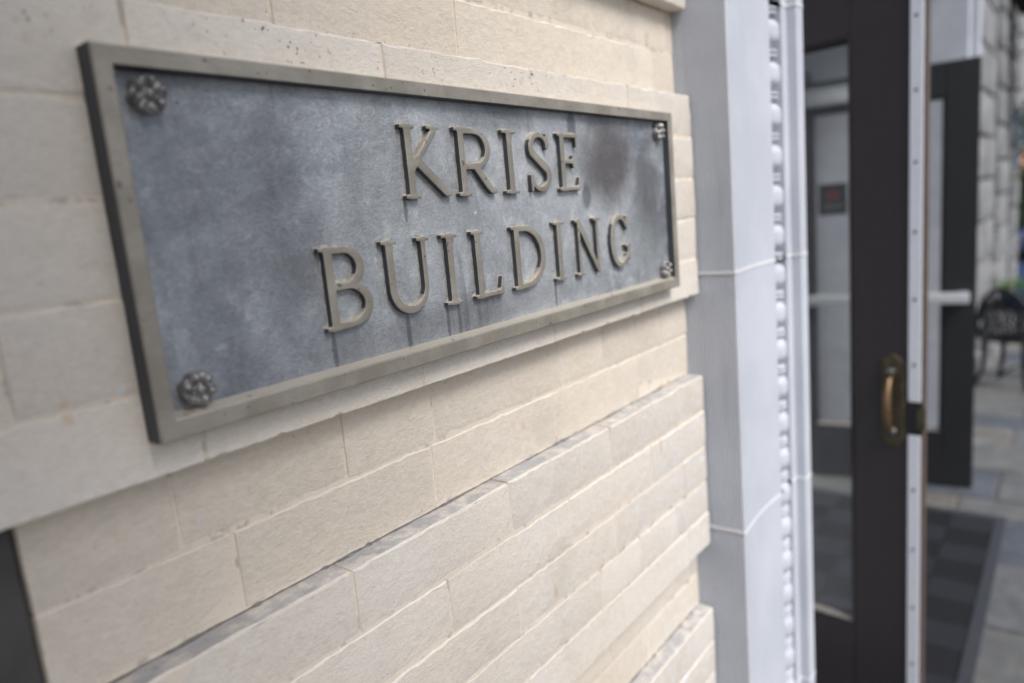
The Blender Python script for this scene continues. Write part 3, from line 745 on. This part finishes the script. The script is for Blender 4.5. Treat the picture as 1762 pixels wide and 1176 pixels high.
# ------------------------------------------------------------------ stone door surrounds
JZ = [-1.43 - 0.0, -0.9405, -0.467, 0.0065, 0.480, 0.9535, 1.30]
def surround_profile(splay, mirror=None):
    P = [(0.966, 0.30), (0.966, 0.030)]
    n = 18; ya, yb = 0.026, -0.0615; st = (ya - yb) / n
    for i in range(n):                                    # tooled side: fine upright grooves
        y = ya - i * st
        P += [(0.966, y), (0.966, y - st * 0.45), (0.9685, y - st * 0.70)]
    P += [(0.966, yb), (0.9664, -0.0648), (0.9685, -0.0668)]
    for i in range(1, 8):                                 # face with a faint hollow
        t = i / 8; P.append((0.9685 + (1.170 - 0.9685) * t, -0.0668 + 0.006 * math.sin(math.pi * t)))
    P += [(1.170, -0.0668), (1.1735, -0.0650), (1.1740, -0.0400), (1.2415, -0.0400), (1.2420, -0.0655), (1.2440, -0.0668), (1.2650, -0.0668),
          (1.2670, -0.0680), (1.2670, -0.0855), (1.2685, -0.0870), (1.3055, -0.0870), (1.3072, -0.0855), (1.3072, -0.0500), (1.335, -0.045),
          splay, (splay[0], 0.86), (1.2, 0.86)]
    if mirror is not None: P = [(mirror - x, y) for x, y in P]
    return P
def build_surround(label, splay, mirror, beads, ox):
    t = thing('door_surround', label, 'door surround', (ox, -0.02, GZ), group='stone door surrounds')
    t_inv = Vector((-ox, 0.02, -GZ))
    prof = surround_profile(splay, mirror); pr = [(x + t_inv.x, y + t_inv.y) for x, y in prof]
    for z0, z1 in zip(JZ, JZ[1:]):
        bm = bmesh.new(); add_prism(bm, pr, z0 - GZ + 0.0022, z1 - GZ - 0.0022)
        mesh_obj('stone_block', bm, 'jamb_stone', t)
    for z in JZ[1:-1]:
        sx = -0.0012 if mirror is None else 0.0012
        bm = bmesh.new(); add_prism(bm, [(x + sx, y - 0.0011) for x, y in pr], z - GZ - 0.0026, z - GZ + 0.0026)
        mesh_obj('joint', bm, 'jamb_joint', t)
    # bead and reel on a near-black bed that darkens the gaps
    xa, xb = (1.1742, 1.2413) if mirror is None else (mirror - 1.2413, mirror - 1.1742)
    box('moulding_bed', (xa + t_inv.x, xb + t_inv.x, -0.0430 + t_inv.y, -0.0390 + t_inv.y, 0.02, 2.70), 'bed_dark', t)
    cx = (1.1740 + 1.2415) / 2; cx = cx if mirror is None else mirror - cx
    cx += t_inv.x; cy = -0.0440 + t_inv.y
    bb = bmesh.new(); prof_b = [(0.0006, -0.0268)] + [(0.0305 * (1 - abs(k / 9.0) ** 3.2) ** 0.5, 0.0268 * k / 9.0) for k in range(-8, 9)] + [(0.0006, 0.0268)]
    add_lathe(bb, prof_b, 14, half=True, sx=1.0, sy=0.90)
    rb = bmesh.new()
    for dz in (-0.0040, 0.0040):
        add_lathe(rb, [(0.0005, dz - 0.0029), (0.024, dz - 0.0027), (0.0265, dz - 0.0014), (0.0265, dz + 0.0014), (0.024, dz + 0.0027), (0.0005, dz + 0.0029)], 12, half=True, sy=0.90)
    b0 = r0 = None
    for i in range(-18, 12):
        z = 0.0105 + 0.0755 * i
        if z < -1.36 or z > 0.9: continue
        if b0 is None:
            b0 = mesh_obj('bead', bb, 'jamb_stone', t, True); r0 = mesh_obj('reel', rb, 'jamb_stone', t, True); b, r = b0, r0
        else:
            b = b0.copy(); link(b, t); r = r0.copy(); link(r, t)
        r.location = (cx, cy, z - GZ); b.location = (cx, cy, z + 0.03775 - GZ)
    return t
build_surround('pale carved stone door surround with bead moulding beside the nameplate', (1.915, 0.66), None, True, 1.2)
MIR = 5.70
build_surround('pale carved stone door surround on the far side of the doorway', (MIR - 4.32, 0.66), MIR, True, MIR - 1.2)

# ------------------------------------------------------------------ doorway behind the doors
dw = thing('doorway_frame', 'dark painted frame and transom of the recessed double doorway', 'door frame', (2.85, 0.75, GZ))
def dbox(name, x0, x1, y0, y1, z0, z1, mat, bev=0.003): return box(name, (x0 - 2.85, x1 - 2.85, y0 - 0.75, y1 - 0.75, z0 - GZ, z1 - GZ), mat, dw, bev)
dbox('post', 1.920, 1.965, 0.72, 0.84, -1.43, 0.70, 'door_paint'); dbox('post', 3.765, 4.30, 0.72, 0.84, -1.43, 0.70, 'door_paint')
dbox('header', 1.92, 4.30, 0.715, 0.845, 0.702, 0.78, 'door_paint'); dbox('transom_frame', 1.92, 4.30, 0.73, 0.83, 1.19, 1.28, 'door_paint')
dbox('transom_pane', 1.93, 3.82, 0.775, 0.782, 0.782, 1.188, 'window_glass', 0)
dbox('threshold', 1.92, 3.83, 0.70, 0.86, -1.446, -1.43, 'concrete', 0.004)
bm = bmesh.new()
for e in ((1.7, 4.05, 3.0, 3.1, -1.44, 1.4), (1.6, 1.7, 0.88, 3.0, -1.44, 1.4), (4.05, 4.15, 0.88, 3.0, -1.44, 1.4), (1.6, 4.15, 0.88, 3.1, 1.402, 1.5), (1.6, 4.15, 0.88, 3.1, -1.5, -1.442)):
    add_box(bm, *e)
tag(mesh_obj('lobby', bm, 'room_dark'), kind='structure')
# lintel over the doorway and plain storey above
up = thing('upper_facade', 'pale stone lintel and wall above the recessed doorway', 'facade', (2.7, 0.2, 1.3))
box('lintel', (-1.73, 2.03, -0.27, 0.68, 0.006, 0.36), 'jamb_stone', up, 0.006)
box('wall', (-4.1, 2.03, -0.198, 0.68, 0.362, 3.2), 'brick_paint', up, 0.004)
box('shade_box', (-6.3, -2.80, -1.33, -0.203, -0.50, 3.2), 'jamb_stone', up, 0.004)      # unseen block added overhead to shade the left of the wall
box('shade_post', (-5.0, -3.80, -1.32, -0.205, -2.735, -0.502), 'jamb_stone', up, 0.004)  # unseen support added below it, deepening the shade on the left

# ------------------------------------------------------------------ doors
Z0, Z1 = -1.432, 0.661
def leaf(name, label, hinge, free, mat, stile_free, stile_hinge, gz0, gz1):
    d = Vector((free[0] - hinge[0], free[1] - hinge[1])); L = d.length
    t = thing(name, label, 'door', (hinge[0], hinge[1], Z0), math.atan2(d.y, d.x))
    H = Z1 - Z0; th = 0.0225; a, b = gz0 - Z0, gz1 - Z0; xs, xe = stile_hinge, L - stile_free
    for e in ((0, xs), (xe, L)): box('stile', (e[0], e[1], -th, th, 0, H), mat, t, 0.0015)
    box('rail', (xs + .0005, xe - .0005, -th + .0006, th - .0006, 0, a), mat, t, 0.0015); box('rail', (xs + .0005, xe - .0005, -th + .0006, th - .0006, b, H), mat, t, 0.0015)
    for s in (-1, 1):                                     # sloped glazing mouldings on both faces
        bm = bmesh.new(); w = 0.013
        o_ = [(xs, a), (xe, a), (xe, b), (xs, b)]; i_ = [(xs + w, a + w), (xe - w, a + w), (xe - w, b - w), (xs + w, b - w)]
        V = [[bm.verts.new((x, s * y, z)) for x, z in q] for q, y in ((o_, th - 0.003), ([(x + (0.004 if x < L / 2 else -0.004), z + (0.004 if z < H / 2 else -0.004)) for x, z in o_], th + 0.003), (i_, 0.006), (i_, 0.003), (o_, 0.003))]
        for p_, q in zip(V, V[1:]):
            for k in range(4): bm.faces.new((p_[k], p_[(k + 1) % 4], q[(k + 1) % 4], q[k]))
        gb = mesh_obj('glazing_bead', bm, mat, t); gb.data.materials.append(M['pale_paint'])
        for f in gb.data.polygons:
            if f.normal.z > 0.25 and f.center.z < H / 2: f.material_index = 1  # upward faces of the lower moulding take a paler colour
    box('pane', (xs + 0.004, xe - 0.004, -0.0025, 0.0025, a + 0.004, b - 0.004), 'door_glass', t)
    return t, L, th
d1, L1, th = leaf('entrance_door', 'dark brown glazed door swung open, with brass pull handle and metal edge strip', (1.955, 0.700), (1.864, -0.2165), 'door_paint', 0.168, 0.125, -1.13, 0.505)
# astragal strip with screws down the free edge, cut out at the lock
cut = (-0.532 - Z0, -0.440 - Z0); H = Z1 - Z0
for a, b in ((0.0, cut[0]), (cut[1], H)): box('edge_strip', (L1 - 0.029, L1 + 0.001, -th - 0.006, -th - 0.0003, a, b), 'aluminium', d1, 0.0012)
box('weather_strip', (L1 + 0.0004, L1 + 0.005, -0.015, 0.017, 0.01, H - 0.01), 'copper_strip', d1, 0.001)
sc = bmesh.new(); add_lathe(sc, [(0.0005, 0.0), (0.0042, 0.0), (0.0036, 0.0016), (0.0005, 0.0018)], 10)
for v in sc.verts: v.co = (v.co.x, -v.co.z, v.co.y)
s0 = None; z = 0.06
while z < H:
    if not (cut[0] - 0.02 < z < cut[1] + 0.02):
        if s0 is None: s0 = mesh_obj('screw', sc, 'dark_metal', d1); s = s0
        else: s = s0.copy(); link(s, d1)
        s.location = (L1 - 0.015, -th - 0.006, z)
    z += 0.172
lock = box('lock_case', (L1 - 0.028, L1 + 0.003, -th - 0.0045, -th - 0.0003, cut[0] + .001, cut[1] - .001), 'dark_metal', d1, 0.001)
bm = bmesh.new(); add_box(bm, L1 - 0.008, L1 + 0.012, -th - 0.008, -th + 0.006, cut[0] + 0.018, cut[0] + 0.075, 0.003, 2)
mesh_obj('latch_bolt', bm, 'old_brass', d1)
# pull handle
hz = -0.4425 - Z0; hx = L1 - 0.066
bm = bmesh.new()
w = 0.030; hh = 0.132
pts = [(hx - w, -hh + 0.028), (hx - w * .55, -hh + 0.008), (hx, -hh), (hx + w * .55, -hh + 0.008), (hx + w, -hh + 0.028), (hx + w, hh - 0.022), (hx + w * .6, hh - 0.012), (hx, hh), (hx - w * .6, hh - 0.012), (hx - w, hh - 0.022)]
lo = [bm.verts.new((x, -th - 0.0002, hz + z)) for x, z in pts]; hi = [bm.verts.new((x, -th - 0.004, hz + z)) for x, z in pts]
hi2 = [bm.verts.new((hx + (x - hx) * .88, -th - 0.0065, hz + z * .96)) for x, z in pts]
for a, b in ((lo, hi), (hi, hi2)):
    for k in range(len(pts)): bm.faces.new((a[k], a[(k + 1) % len(pts)], b[(k + 1) % len(pts)], b[k]))
bm.faces.new(hi2)
plate = mesh_obj('handle_plate', bm, 'old_brass', d1)
bm = bmesh.new(); gp = []
for i in range(15):
    t = i / 14; zz = 0.072 - 0.150 * t; off = 0.010 + 0.040 * math.sin(math.pi * t) ** 0.55
    gp.append((hx - 0.003, -th - off, hz + zz))
add_tube(bm, gp, [0.0065 + 0.004 * math.sin(math.pi * i / 14) for i in range(15)], 12)
mesh_obj('grip', bm, 'worn_brass', plate, True)
bm = bmesh.new(); add_lathe(bm, [(0.0005, 0), (0.010, 0), (0.011, 0.004), (0.008, 0.010), (0.0005, 0.012)], 14)
for v in bm.verts: v.co = (v.co.x + hx, -th - 0.005 - v.co.z, v.co.y + hz - 0.083)
mesh_obj('handle_boss', bm, 'aged_silver', plate, True)
box('thumb_latch', (hx - 0.009, hx + 0.009, -th - 0.034, -th - 0.005, hz + 0.083, hz + 0.090), 'aged_silver', plate, 0.002)

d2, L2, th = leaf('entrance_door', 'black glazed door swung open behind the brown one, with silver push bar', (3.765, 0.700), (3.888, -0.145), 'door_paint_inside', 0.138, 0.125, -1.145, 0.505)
bz = -0.45 - Z0
bm = bmesh.new(); add_box(bm, 0.10, L2 - 0.030, -th - 0.075, -th - 0.030, bz - 0.026, bz + 0.026, 0.007, 2)
bar = mesh_obj('push_bar', bm, 'closer_metal', d2); auto_smooth(bar)
for x in (0.13, L2 - 0.075): box('bracket', (x, x + 0.045, -th - 0.031, -th - 0.0003, bz - 0.024, bz + 0.024), 'closer_metal', bar, 0.002)
clo = box('door_closer', (0.10, 0.36, -th - 0.062, -th - 0.0004, H - 0.125, H - 0.060), 'closer_metal', d2, 0.006, 2, True)
bm = bmesh.new(); add_box(bm, 0.05, 0.34, -th - 0.050, -th - 0.030, H - 0.052, H - 0.040, 0.002)
mesh_obj('closer_arm', bm, 'closer_metal', clo)
nb = box('notice', (0.150, 0.288, -0.0075, -0.0040, -0.012 - Z0, 0.148 - Z0), 'notice_board', d2, 0.001)
box('printed_mark', (0.195, 0.245, -0.0082, -0.0076, 0.070 - Z0, 0.115 - Z0), 'red_print', nb)
box('printed_line', (0.180, 0.262, -0.0082, -0.0076, 0.025 - Z0, 0.040 - Z0), 'grey_print', nb)

# ------------------------------------------------------------------ door mat
MX0, MX1, MY0, MY1 = 1.985, 3.545, -0.315, 0.69
mt = thing('door_mat', 'dark rubber door mat with checkerboard squares and grey border in the doorway', 'door mat', ((MX0 + MX1) / 2, (MY0 + MY1) / 2, GZ))
mo = Vector((-(MX0 + MX1) / 2, -(MY0 + MY1) / 2, -GZ))
def mbox(name, x0, x1, y0, y1, z0, z1, mat, bev): return box(name, (x0 + mo.x, x1 + mo.x, y0 + mo.y, y1 + mo.y, z0 - GZ, z1 - GZ), mat, mt, bev)
mbox('border', MX0, MX1, MY0, -0.270, GZ + .003, GZ + .0105, 'mat_border', 0.003); mbox('border', MX0, MX1, 0.6425, MY1, GZ + .003, GZ + .0105, 'mat_border', 0.003)
mbox('border', MX0, MX0 + 0.025, -0.2695, 0.642, GZ + .003, GZ + .0105, 'mat_border', 0.003); mbox('border', 3.5, MX1, -0.2695, 0.642, GZ + .003, GZ + .0105, 'mat_border', 0.003)
sq = 0.1655
def ribbed(mat, along):
    bm = bmesh.new(); n = 15; s = sq - 0.003
    for i in range(n):
        a, b = s * i / n - s / 2, s * (i + 0.62) / n - s / 2
        add_box(bm, *((a, b, -s / 2, s / 2) if along else (-s / 2, s / 2, a, b)), 0.003, 0.009 if mat == 'mat_light' else 0.0075)
    add_box(bm, -s / 2, s / 2, -s / 2, s / 2, 0.0022, 0.0060)
    return bm
sqs = {}
for i in range(9):
    for k in range(6):
        x = 3.4945 - sq * (i + 0.5); y = -0.2695 + sq * (k + 0.5)
        if x - sq / 2 < MX0: continue
        key = 'mat_light' if (i + k) % 2 == 0 else 'mat_dark'
        if y + sq / 2 > MY1: continue
        if key not in sqs: o = sqs[key] = mesh_obj('mat_square', ribbed(key, key == 'mat_dark'), key, mt)
        else: o = sqs[key].copy(); link(o, mt)
        o.location = (x + mo.x, y + mo.y, 0)

# ------------------------------------------------------------------ far stretch of the facade
fw = thing('stone_wall', 'grey rusticated stone wall with piers beyond the doorway', 'stone wall', (7.0, 0.2, GZ))
fo = Vector((-7.0, -0.2, -GZ))
def fbox(name, x0, x1, y0, y1, z0, z1, mat, bev=0.0, seg=1): return box(name, (x0 + fo.x, x1 + fo.x, y0 + fo.y, y1 + fo.y, z0 - GZ, z1 - GZ), mat, fw, bev, seg, bev > 0)
FY = 0.15
fbox('backing', 4.74, 12.6, FY + 0.16, 0.9, -2.6, 4.4, 'dark_mortar')
for (a, b, h0) in ((4.76, 6.30, -1.75), (7.25, 8.60, -1.85), (9.35, 10.70, -2.05), (11.75, 12.58, -2.3)):
    z = h0; k = 0; st = 0.385
    while z < 3.6:
        ce = [a, b] if k % 2 == 0 else [a, a + (b - a) * 0.46, b]
        for p_, q in zip(ce, ce[1:]):
            fbox('stone_block', p_ + 0.012, q - 0.012, FY + random.uniform(-.012, .012), FY + 0.159, z + 0.016, z + st - 0.014, 'grey_stone', 0.03, 2)
        z += st; k += 1
for a, b in ((6.32, 7.23), (8.62, 9.33), (10.72, 11.73)):
    fbox('sill', a, b, FY + 0.03, FY + 0.159, -0.98, -0.86, 'grey_stone', 0.01, 1)
    z = -2.3
    while z < -1.02:
        fbox('stone_block', a + .006, b - .006, FY + 0.08, FY + 0.159, z + .006, z + 0.25, 'grey_stone', 0.012, 1); z += 0.256
    fbox('window_frame', a + 0.01, b - 0.01, FY + 0.11, FY + 0.158, -0.85, 2.8, 'grey_paint', 0.004)
    fbox('pane', a + 0.09, b - 0.09, FY + 0.100, FY + 0.109, -0.76, 2.7, 'window_glass')
bn = thing('banner', 'teal banner hanging on the stone wall beyond the doorway', 'banner', (11.2, 0.12, 0.15))
bm = bmesh.new(); nb_ = 10
rows = [[bm.verts.new((-0.40 + 0.8 * s, -0.02 + 0.012 * math.sin(i * 0.9), 0.72 * i / nb_)) for s in (0, 1)] for i in range(nb_ + 1)]
rows2 = [[bm.verts.new((v.co.x, v.co.y + 0.004, v.co.z)) for v in r] for r in rows]
for A in (rows, rows2):
    for a, b in zip(A, A[1:]): bm.faces.new((a[0], a[1], b[1], b[0]))
mesh_obj('cloth', bm, 'teal_cloth', bn, True)
bm = bmesh.new(); add_tube(bm, [(-0.43, -0.02, 0.72), (0.43, -0.02, 0.72)], 0.012, 8); mesh_obj('rod', bm, 'iron', bn, True)
cp = thing('awning', 'dark brown fabric awning projecting above the far pavement', 'awning', (10.6, -0.25, 1.55))
bm = bmesh.new(); add_prism(bm, [(0.40, 0.55), (0.40, 0.50), (-0.45, 0.02), (-0.45, -0.15), (-0.46, -0.15), (-0.46, 0.04)], -0.75, 0.75, 'x'); mesh_obj('canopy', bm, 'canopy_cloth', cp)
for x in (-0.74, 0.74):
    bm = bmesh.new(); add_tube(bm, [(x, 0.40, 0.02), (x, -0.44, 0.02)], 0.012, 6); mesh_obj('arm', bm, 'iron', cp)

# ------------------------------------------------------------------ iron chair, table and plant on the far pavement
def iron_chair(x, y, rz, label):
    z = GZ + ground_z(x); t = thing('iron_chair', label, 'chair', (x, y, z), rz)
    S = 0.43; w = 0.20
    bm = bmesh.new(); add_lathe(bm, [(0.001, S - 0.008), (0.205, S - 0.010), (0.215, S), (0.205, S + 0.010), (0.001, S + 0.004)], 24); mesh_obj('seat', bm, 'iron', t, True)
    for sx, sy in ((-1, -1), (-1, 1), (1, -1), (1, 1)):
        bm = bmesh.new(); r = 0.15
        add_tube(bm, [(sx * r, sy * r, S), (sx * r * 1.02, sy * r * 1.02, S * .7), (sx * r * 1.1, sy * r * 1.1, S * .35), (sx * r * 1.42, sy * r * 1.42, 0.005)], [0.024, 0.022, 0.019, 0.017], 8)
        mesh_obj('leg', bm, 'iron', t, True)
    bm = bmesh.new()                                       # arched back frame (chair faces +x)
    pts = [(-0.17 - 0.05 * (1 - abs(math.cos(a))), 0.21 * math.cos(a), S + 0.10 + 0.34 * math.sin(a)) for a in [math.pi * i / 20 for i in range(21)]]
    pts = [(-0.15, 0.19, S)] + pts + [(-0.15, -0.19, S)]
    add_tube(bm, pts, 0.020, 8); bk = mesh_obj('back_frame', bm, 'iron', t, True)
    bm = bmesh.new()
    for k in range(3):                                     # cast lattice of scrolls and leaves
        for j in range(3):
            cy, cz = (j - 1) * 0.115, S + 0.09 + k * 0.115
            if abs(cy) > 0.1 and k == 2: cy *= 0.75
            xx = -0.175 - 0.012 * k
            for q in (0.0, 0.028):
                ring = [(xx, cy + (0.056 - q) * math.cos(a), cz + (0.056 - q) * math.sin(a)) for a in [2 * math.pi * i / 16 for i in range(17)]]
                add_tube(bm, ring, 0.0095, 6, False)
    for yy in (-0.115, -0.055, 0, 0.055, 0.115): add_tube(bm, [(-0.165, yy, S), (-0.20, yy * .9, S + 0.42 - abs(yy) * .6)], 0.006, 6)
    mesh_obj('back_lattice', bm, 'iron', bk, True)
    for s in (-1, 1):
        bm = bmesh.new(); add_tube(bm, [(-0.18, s * 0.215, S + 0.20), (-0.02, s * 0.245, S + 0.23), (0.12, s * 0.235, S + 0.22), (0.16, s * 0.21, S + 0.14), (0.14, s * 0.17, S)], 0.012, 8); mesh_obj('armrest', bm, 'iron', t, True)
    return t
iron_chair(7.08, -0.13, math.radians(-22), 'black cast iron garden chair with lattice back on the far pavement')
tx, ty = 7.86, -0.22; tz = GZ + ground_z(tx)
tb = thing('iron_table', 'round black iron table behind the garden chair', 'table', (tx, ty, tz))
bm = bmesh.new(); add_lathe(bm, [(0.001, 0.69), (0.36, 0.69), (0.375, 0.70), (0.36, 0.712), (0.001, 0.712)], 32); mesh_obj('table_top', bm, 'iron', tb, True)
bm = bmesh.new(); add_lathe(bm, [(0.03, 0.05), (0.022, 0.2), (0.035, 0.35), (0.02, 0.5), (0.05, 0.688)], 14); mesh_obj('pedestal', bm, 'iron', tb, True)
for k in range(3):
    a = k * 2.094; bm = bmesh.new(); add_tube(bm, [(0.02 * math.cos(a), 0.02 * math.sin(a), 0.12), (0.16 * math.cos(a), 0.16 * math.sin(a), 0.10), (0.28 * math.cos(a), 0.28 * math.sin(a), 0.012)], 0.014, 8); mesh_obj('leg', bm, 'iron', tb, True)
pp = thing('potted_plant', 'leafy green plant in a blue glazed pot on the iron table', 'plant', (7.64, -0.09, tz + 0.712))
bm = bmesh.new(); add_lathe(bm, [(0.07, 0.0), (0.085, 0.02), (0.115, 0.12), (0.125, 0.125), (0.112, 0.13), (0.1, 0.11), (0.02, 0.11)], 20); pot = mesh_obj('pot', bm, 'blue_glaze', pp, True)
bm = bmesh.new()
for i in range(220):
    a = random.uniform(0, 6.283); r = 0.15 * math.sqrt(random.random()); h = 0.13 + random.uniform(0, 0.13) * (1 - r * 3)
    c0 = Vector((r * math.cos(a), r * math.sin(a), h)); d = Vector((math.cos(a + random.uniform(-.8, .8)), math.sin(a + random.uniform(-.8, .8)), random.uniform(-.2, .7))).normalized()
    s = d.cross(Vector((0, 0, 1))).normalized() * 0.014; L = random.uniform(0.03, 0.06)
    v = [bm.verts.new(c0), bm.verts.new(c0 + d * L * .5 + s), bm.verts.new(c0 + d * L), bm.verts.new(c0 + d * L * .5 - s)]; bm.faces.new(v)
mesh_obj('foliage', bm, 'leaf', pp)

# ------------------------------------------------------------------ what closes the street far off
BX = 26.0; bz0 = GZ + ground_z(30) - 0.16
fb = thing('far_building', 'pale rendered building closing the street in the distance', 'building', (BX, 3.0, bz0))
box('wall', (0.0, 6.0, -7.0, 9.0, 0, 9.0), 'white_render', fb)
for k in range(6):
    for j in range(2):
        y0 = -6.2 + k * 2.5; w_ = box('window', (-0.06, 0.02, y0, y0 + 1.1, 4.1 + j * 2.6, 5.8 + j * 2.6), 'grey_paint', fb)
        box('pane', (-0.075, -0.061, y0 + .08, y0 + 1.02, 4.18 + j * 2.6, 5.72 + j * 2.6), 'window_glass', w_)
box('shop_window', (-0.07, 0.02, -3.4, -1.2, 0.6, 2.6), 'room_dark', fb, 0.01)
box('roof', (-0.3, 6.3, -7.3, 9.3, 9.002, 9.4), 'grey_stone', fb, 0.02)
fa = thing('shop_awning', 'peach coloured shop awning on the distant building', 'awning', (BX - 0.1, 0.75, bz0 + 2.55))
bm = bmesh.new(); add_prism(bm, [(0.02, 0.75), (0.02, 0.70), (-0.9, 0.16), (-0.9, -0.1), (-0.93, -0.1), (-0.93, 0.2)], -1.6, 1.6, 'y'); mesh_obj('canopy', bm, 'peach_cloth', fa)
def tree(x, y, h, label):
    z = GZ + ground_z(x) - 0.16; t = thing('street_tree', label, 'tree', (x, y, z))
    bm = bmesh.new(); add_tube(bm, [(0, 0, 0), (0.03, 0.02, h * .25), (0, 0.04, h * .5), (0.05, 0, h * .8)], [0.14, 0.11, 0.08, 0.03], 10)
    for k in range(6):
        a = k * 1.05; add_tube(bm, [(0, 0, h * (.35 + .06 * k)), (0.5 * math.cos(a), 0.5 * math.sin(a), h * (.5 + .06 * k)), (1.0 * math.cos(a), 1.0 * math.sin(a), h * (.6 + .05 * k))], [0.05, 0.035, 0.012], 6)
    mesh_obj('trunk', bm, 'bark', t, True)
    bm = bmesh.new()
    cl = [(random.uniform(-1.1, 1.1), random.uniform(-1.1, 1.1), h * random.uniform(.5, 1.0), random.uniform(.35, .75)) for _ in range(26)]
    for cx, cy, cz, r in cl:
        for _ in range(170):
            d = Vector((random.gauss(0, 1), random.gauss(0, 1), random.gauss(0, 1))).normalized() * r * random.random() ** .4
            p_ = Vector((cx, cy, cz)) + d; n_ = Vector((random.gauss(0, 1), random.gauss(0, 1), random.gauss(0, 1))).normalized(); u = n_.orthogonal().normalized() * 0.06; v_ = n_.cross(u).normalized() * 0.035
            bm.faces.new([bm.verts.new(p_ + u), bm.verts.new(p_ + v_), bm.verts.new(p_ - u), bm.verts.new(p_ - v_)])
    mesh_obj('crown', bm, 'tree_leaf', t)
tree(16.5, -0.55, 3.6, 'leafy street tree in front of the distant pale building')
def car(x, y, rz, label):
    z = GZ + ground_z(x) - 0.16; t = thing('parked_car', label, 'car', (x, y, z), rz)
    side = [(-2.1, 0.32), (-2.15, 0.62), (-2.0, 0.84), (-1.45, 0.92), (-0.95, 1.38), (0.55, 1.42), (1.15, 0.96), (1.95, 0.84), (2.12, 0.62), (2.1, 0.32)]
    bm = bmesh.new(); add_prism(bm, [(a, b) for a, b in side], -0.84, 0.84, 'y'); bmesh.ops.bevel(bm, geom=[e for e in bm.edges if abs(abs(e.verts[0].co.y) - .84) < 1e-4 and abs(e.verts[0].co.y - e.verts[1].co.y) < 1e-4], offset=0.09, segments=3, affect='EDGES')
    b = mesh_obj('body', bm, 'car_paint', t); auto_smooth(b, 40)
    for s in (-1, 1):
        bm = bmesh.new(); add_prism(bm, [(-1.2, 0.95), (-0.88, 1.30), (0.5, 1.33), (0.95, 0.97)], s * 0.842 - 0.002, s * 0.842 + 0.004, 'y'); mesh_obj('side_window', bm, 'notice_board', t)
    for wx in (-1.35, 1.35):
        for s in (-1, 1):
            bm = bmesh.new(); add_lathe(bm, [(0.2, -0.1), (0.31, -0.1), (0.33, -0.07), (0.33, 0.07), (0.31, 0.1), (0.2, 0.1)], 20)
            for v in bm.verts: v.co = (v.co.x + wx, v.co.z + s * 0.76, v.co.y + 0.33)
            w_ = mesh_obj('wheel', bm, 'tyre_rubber', t, True)
            bm = bmesh.new(); add_lathe(bm, [(0.01, -0.09), (0.2, -0.09), (0.2, 0.09), (0.01, 0.09)], 16)
            for v in bm.verts: v.co = (v.co.x + wx, v.co.z + s * 0.765, v.co.y + 0.33)
            mesh_obj('rim', bm, 'aluminium', w_, True)
    for s in (-1, 1): box('headlight', (2.02, 2.12, s * 0.6 - 0.14, s * 0.6 + 0.14, 0.62, 0.74), 'aluminium', t, 0.02)
car(17.5, 1.2, math.radians(90), 'pale blue parked car at the end of the street')
